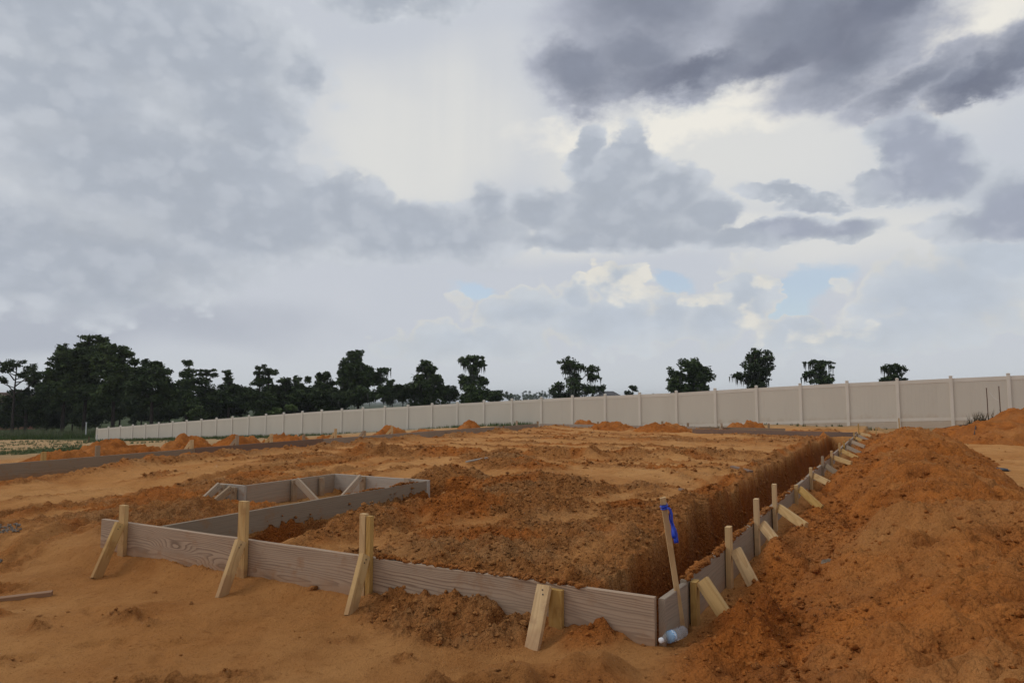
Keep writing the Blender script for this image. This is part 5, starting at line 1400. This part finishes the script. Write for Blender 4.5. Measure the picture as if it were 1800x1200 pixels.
def bush(px, py, Y, r, label, seed, name="weed_clump"):
    rng = np.random.default_rng(seed); c = at_y(px, py, Y); g = float(ground_z(c[0], c[1], False)[0])
    n = 500; a = rng.uniform(0, 2 * math.pi, n); rr_ = np.sqrt(rng.uniform(0, 1, n)) * r
    X = c[0] + np.cos(a) * rr_ * 1.6; Y2 = c[1] + np.sin(a) * rr_; zz = rng.uniform(0, 1, n) * 0.34 * (1 - (rr_ / r) ** 2 * 0.7) + g
    V = tri_cloud(np.stack([X - c[0], Y2 - c[1], zz - g], -1), 0.09, rng)
    o = link_mesh(name, np_mesh(name, V, np.arange(len(V)).reshape(-1, 3)), GRASS); o.location = (c[0], c[1], g); tag(o, label, "weed clump", "weed clumps on the sand field")
bush(88, 780, 30, 0.75, "dark green weed clump on the sand, left of two", 21)
bush(132, 776, 34, 0.8, "dark green weed clump on the sand, right of two", 22)
# tall reeds and rough grass below the wood
X_ = np.random.default_rng(31).uniform(-75, -42, 420); Y_ = 84 + np.random.default_rng(32).uniform(-3, 6, 420)
blades("reed_bank", X_, Y_, 1.2, 0.035, REED, "bank of tall pale reeds and grass below the left wood", 33, 0.5, 8)
X_ = np.random.default_rng(34).uniform(-90, -40, 1800); Y_ = 88 + np.random.default_rng(35).uniform(-12, 8, 1800)
blades("rough_grass", X_, Y_, 0.55, 0.05, LEAF_LIGHT, "dark rough grass at the edge of the left wood", 36, 0.5, 8)
# dry weeds on the right mound
c = at_y(1728, 735, 25.6); rg_ = np.random.default_rng(41)
wx = c[0] + rg_.normal(0, 0.45, 40); wy = c[1] + rg_.normal(0, 0.3, 40)
def blades_at(name, X, Y, h, w, mat, label, seed, z):
    rng = np.random.default_rng(seed); m = len(X) * 5
    X = np.repeat(X, 5) + rng.normal(0, .05, m); Y = np.repeat(Y, 5); z = np.repeat(z, 5); hh = h * rng.uniform(.4, 1.3, m); a = rng.uniform(0, 6.28, m)
    V = np.stack([np.stack([X - w, Y, z - .05], -1), np.stack([X + w, Y, z - .05], -1), np.stack([X + np.cos(a) * hh * .4, Y + np.sin(a) * hh * .4, z + hh], -1)], 1).reshape(-1, 3)
    o = link_mesh(name, np_mesh(name, V, np.arange(m * 3).reshape(-1, 3)), mat); tag(o, label, "weeds", kind="stuff")
blades_at("dry_weeds", wx, wy, 0.38, 0.015, leaf_mat("dry_weed", (0.10, 0.085, 0.04, 1), (0.07, 0.07, 0.035, 1)), "dry weeds on the bank by the two thin rods", 42, surf_z(wx, wy)[0])

# ------------------------------------------------------------------ far houses glimpsed past the trees
def house(px, Y, w, label, seed, roofc, z_eave_px, wallc):
    c = at_y(px, z_eave_px, Y); g = float(far_z(np.array([c[0]]), np.array([Y]))[0])
    root = empty("house", (c[0], Y, g)); tag(root, label, "house", None)
    he = c[2] - g
    d = w * 0.8
    link_mesh("wall", chamfer_box("wall", w, d, -1.0, he, 0.02), flat_mat("house_wall_%d" % seed, wallc, 0.8), root)
    bm = bmesh.new(); e = 0.4; hw, hd = w / 2 + e, d / 2 + e
    b4 = [bm.verts.new(v) for v in ((-hw, -hd, he + .004), (hw, -hd, he + .004), (hw, hd, he + .004), (-hw, hd, he + .004))]; r2 = [bm.verts.new((-w * .2, 0, he + w * .22)), bm.verts.new((w * .2, 0, he + w * .22))]
    bm.faces.new(list(reversed(b4))); bm.faces.new((b4[0], b4[1], r2[1], r2[0])); bm.faces.new((b4[2], b4[3], r2[0], r2[1])); bm.faces.new((b4[1], b4[2], r2[1])); bm.faces.new((b4[3], b4[0], r2[0]))
    me = bpy.data.meshes.new("roof"); bm.to_mesh(me); bm.free(); link_mesh("roof", me, flat_mat("roof_%d" % seed, roofc, 0.9), root)
    for sgn in (-1, 1):
        o = link_mesh("window", chamfer_box("window", w * .14, 0.08, he * .35, he * .75, 0.01), flat_mat("window_glass_%d" % (seed + sgn), (0.04, 0.05, 0.06, 1), 0.2, 0.5), root); o.location = (sgn * w * .25, -d / 2 - 0.02, 0)
house(18, 150, 16, "brick-coloured house behind the trees at the left edge", 1, (0.12, 0.08, 0.06, 1), 718, (0.20, 0.09, 0.055, 1))
house(1069, 330, 12, "dark house roof just showing over the fence", 2, (0.09, 0.085, 0.085, 1), 697, (0.3, 0.29, 0.27, 1))

# ------------------------------------------------------------------ haze
bm = bmesh.new(); bmesh.ops.create_cube(bm, size=1.0)
for v in bm.verts: v.co = Vector((v.co.x * 13000, v.co.y * 13000, -30 + (v.co.z + 0.5) * 62))
hme = bpy.data.meshes.new("haze"); bm.to_mesh(hme); bm.free()
hm = bpy.data.materials.new("haze"); hm.use_nodes = True
ht = NT(hm.node_tree); ht.n.clear()
hv = ht.new('ShaderNodeVolumePrincipled'); hv.inputs['Color'].default_value = (0.86, 0.90, 0.95, 1); hv.inputs['Density'].default_value = 0.0002; hv.inputs['Anisotropy'].default_value = 0.2
hout = ht.new('ShaderNodeOutputMaterial'); ht.l.new(hv.outputs[0], hout.inputs['Volume'])
haze = link_mesh("haze", hme, hm); tag(haze, "thin even haze filling the air over the site", "haze", kind="stuff")
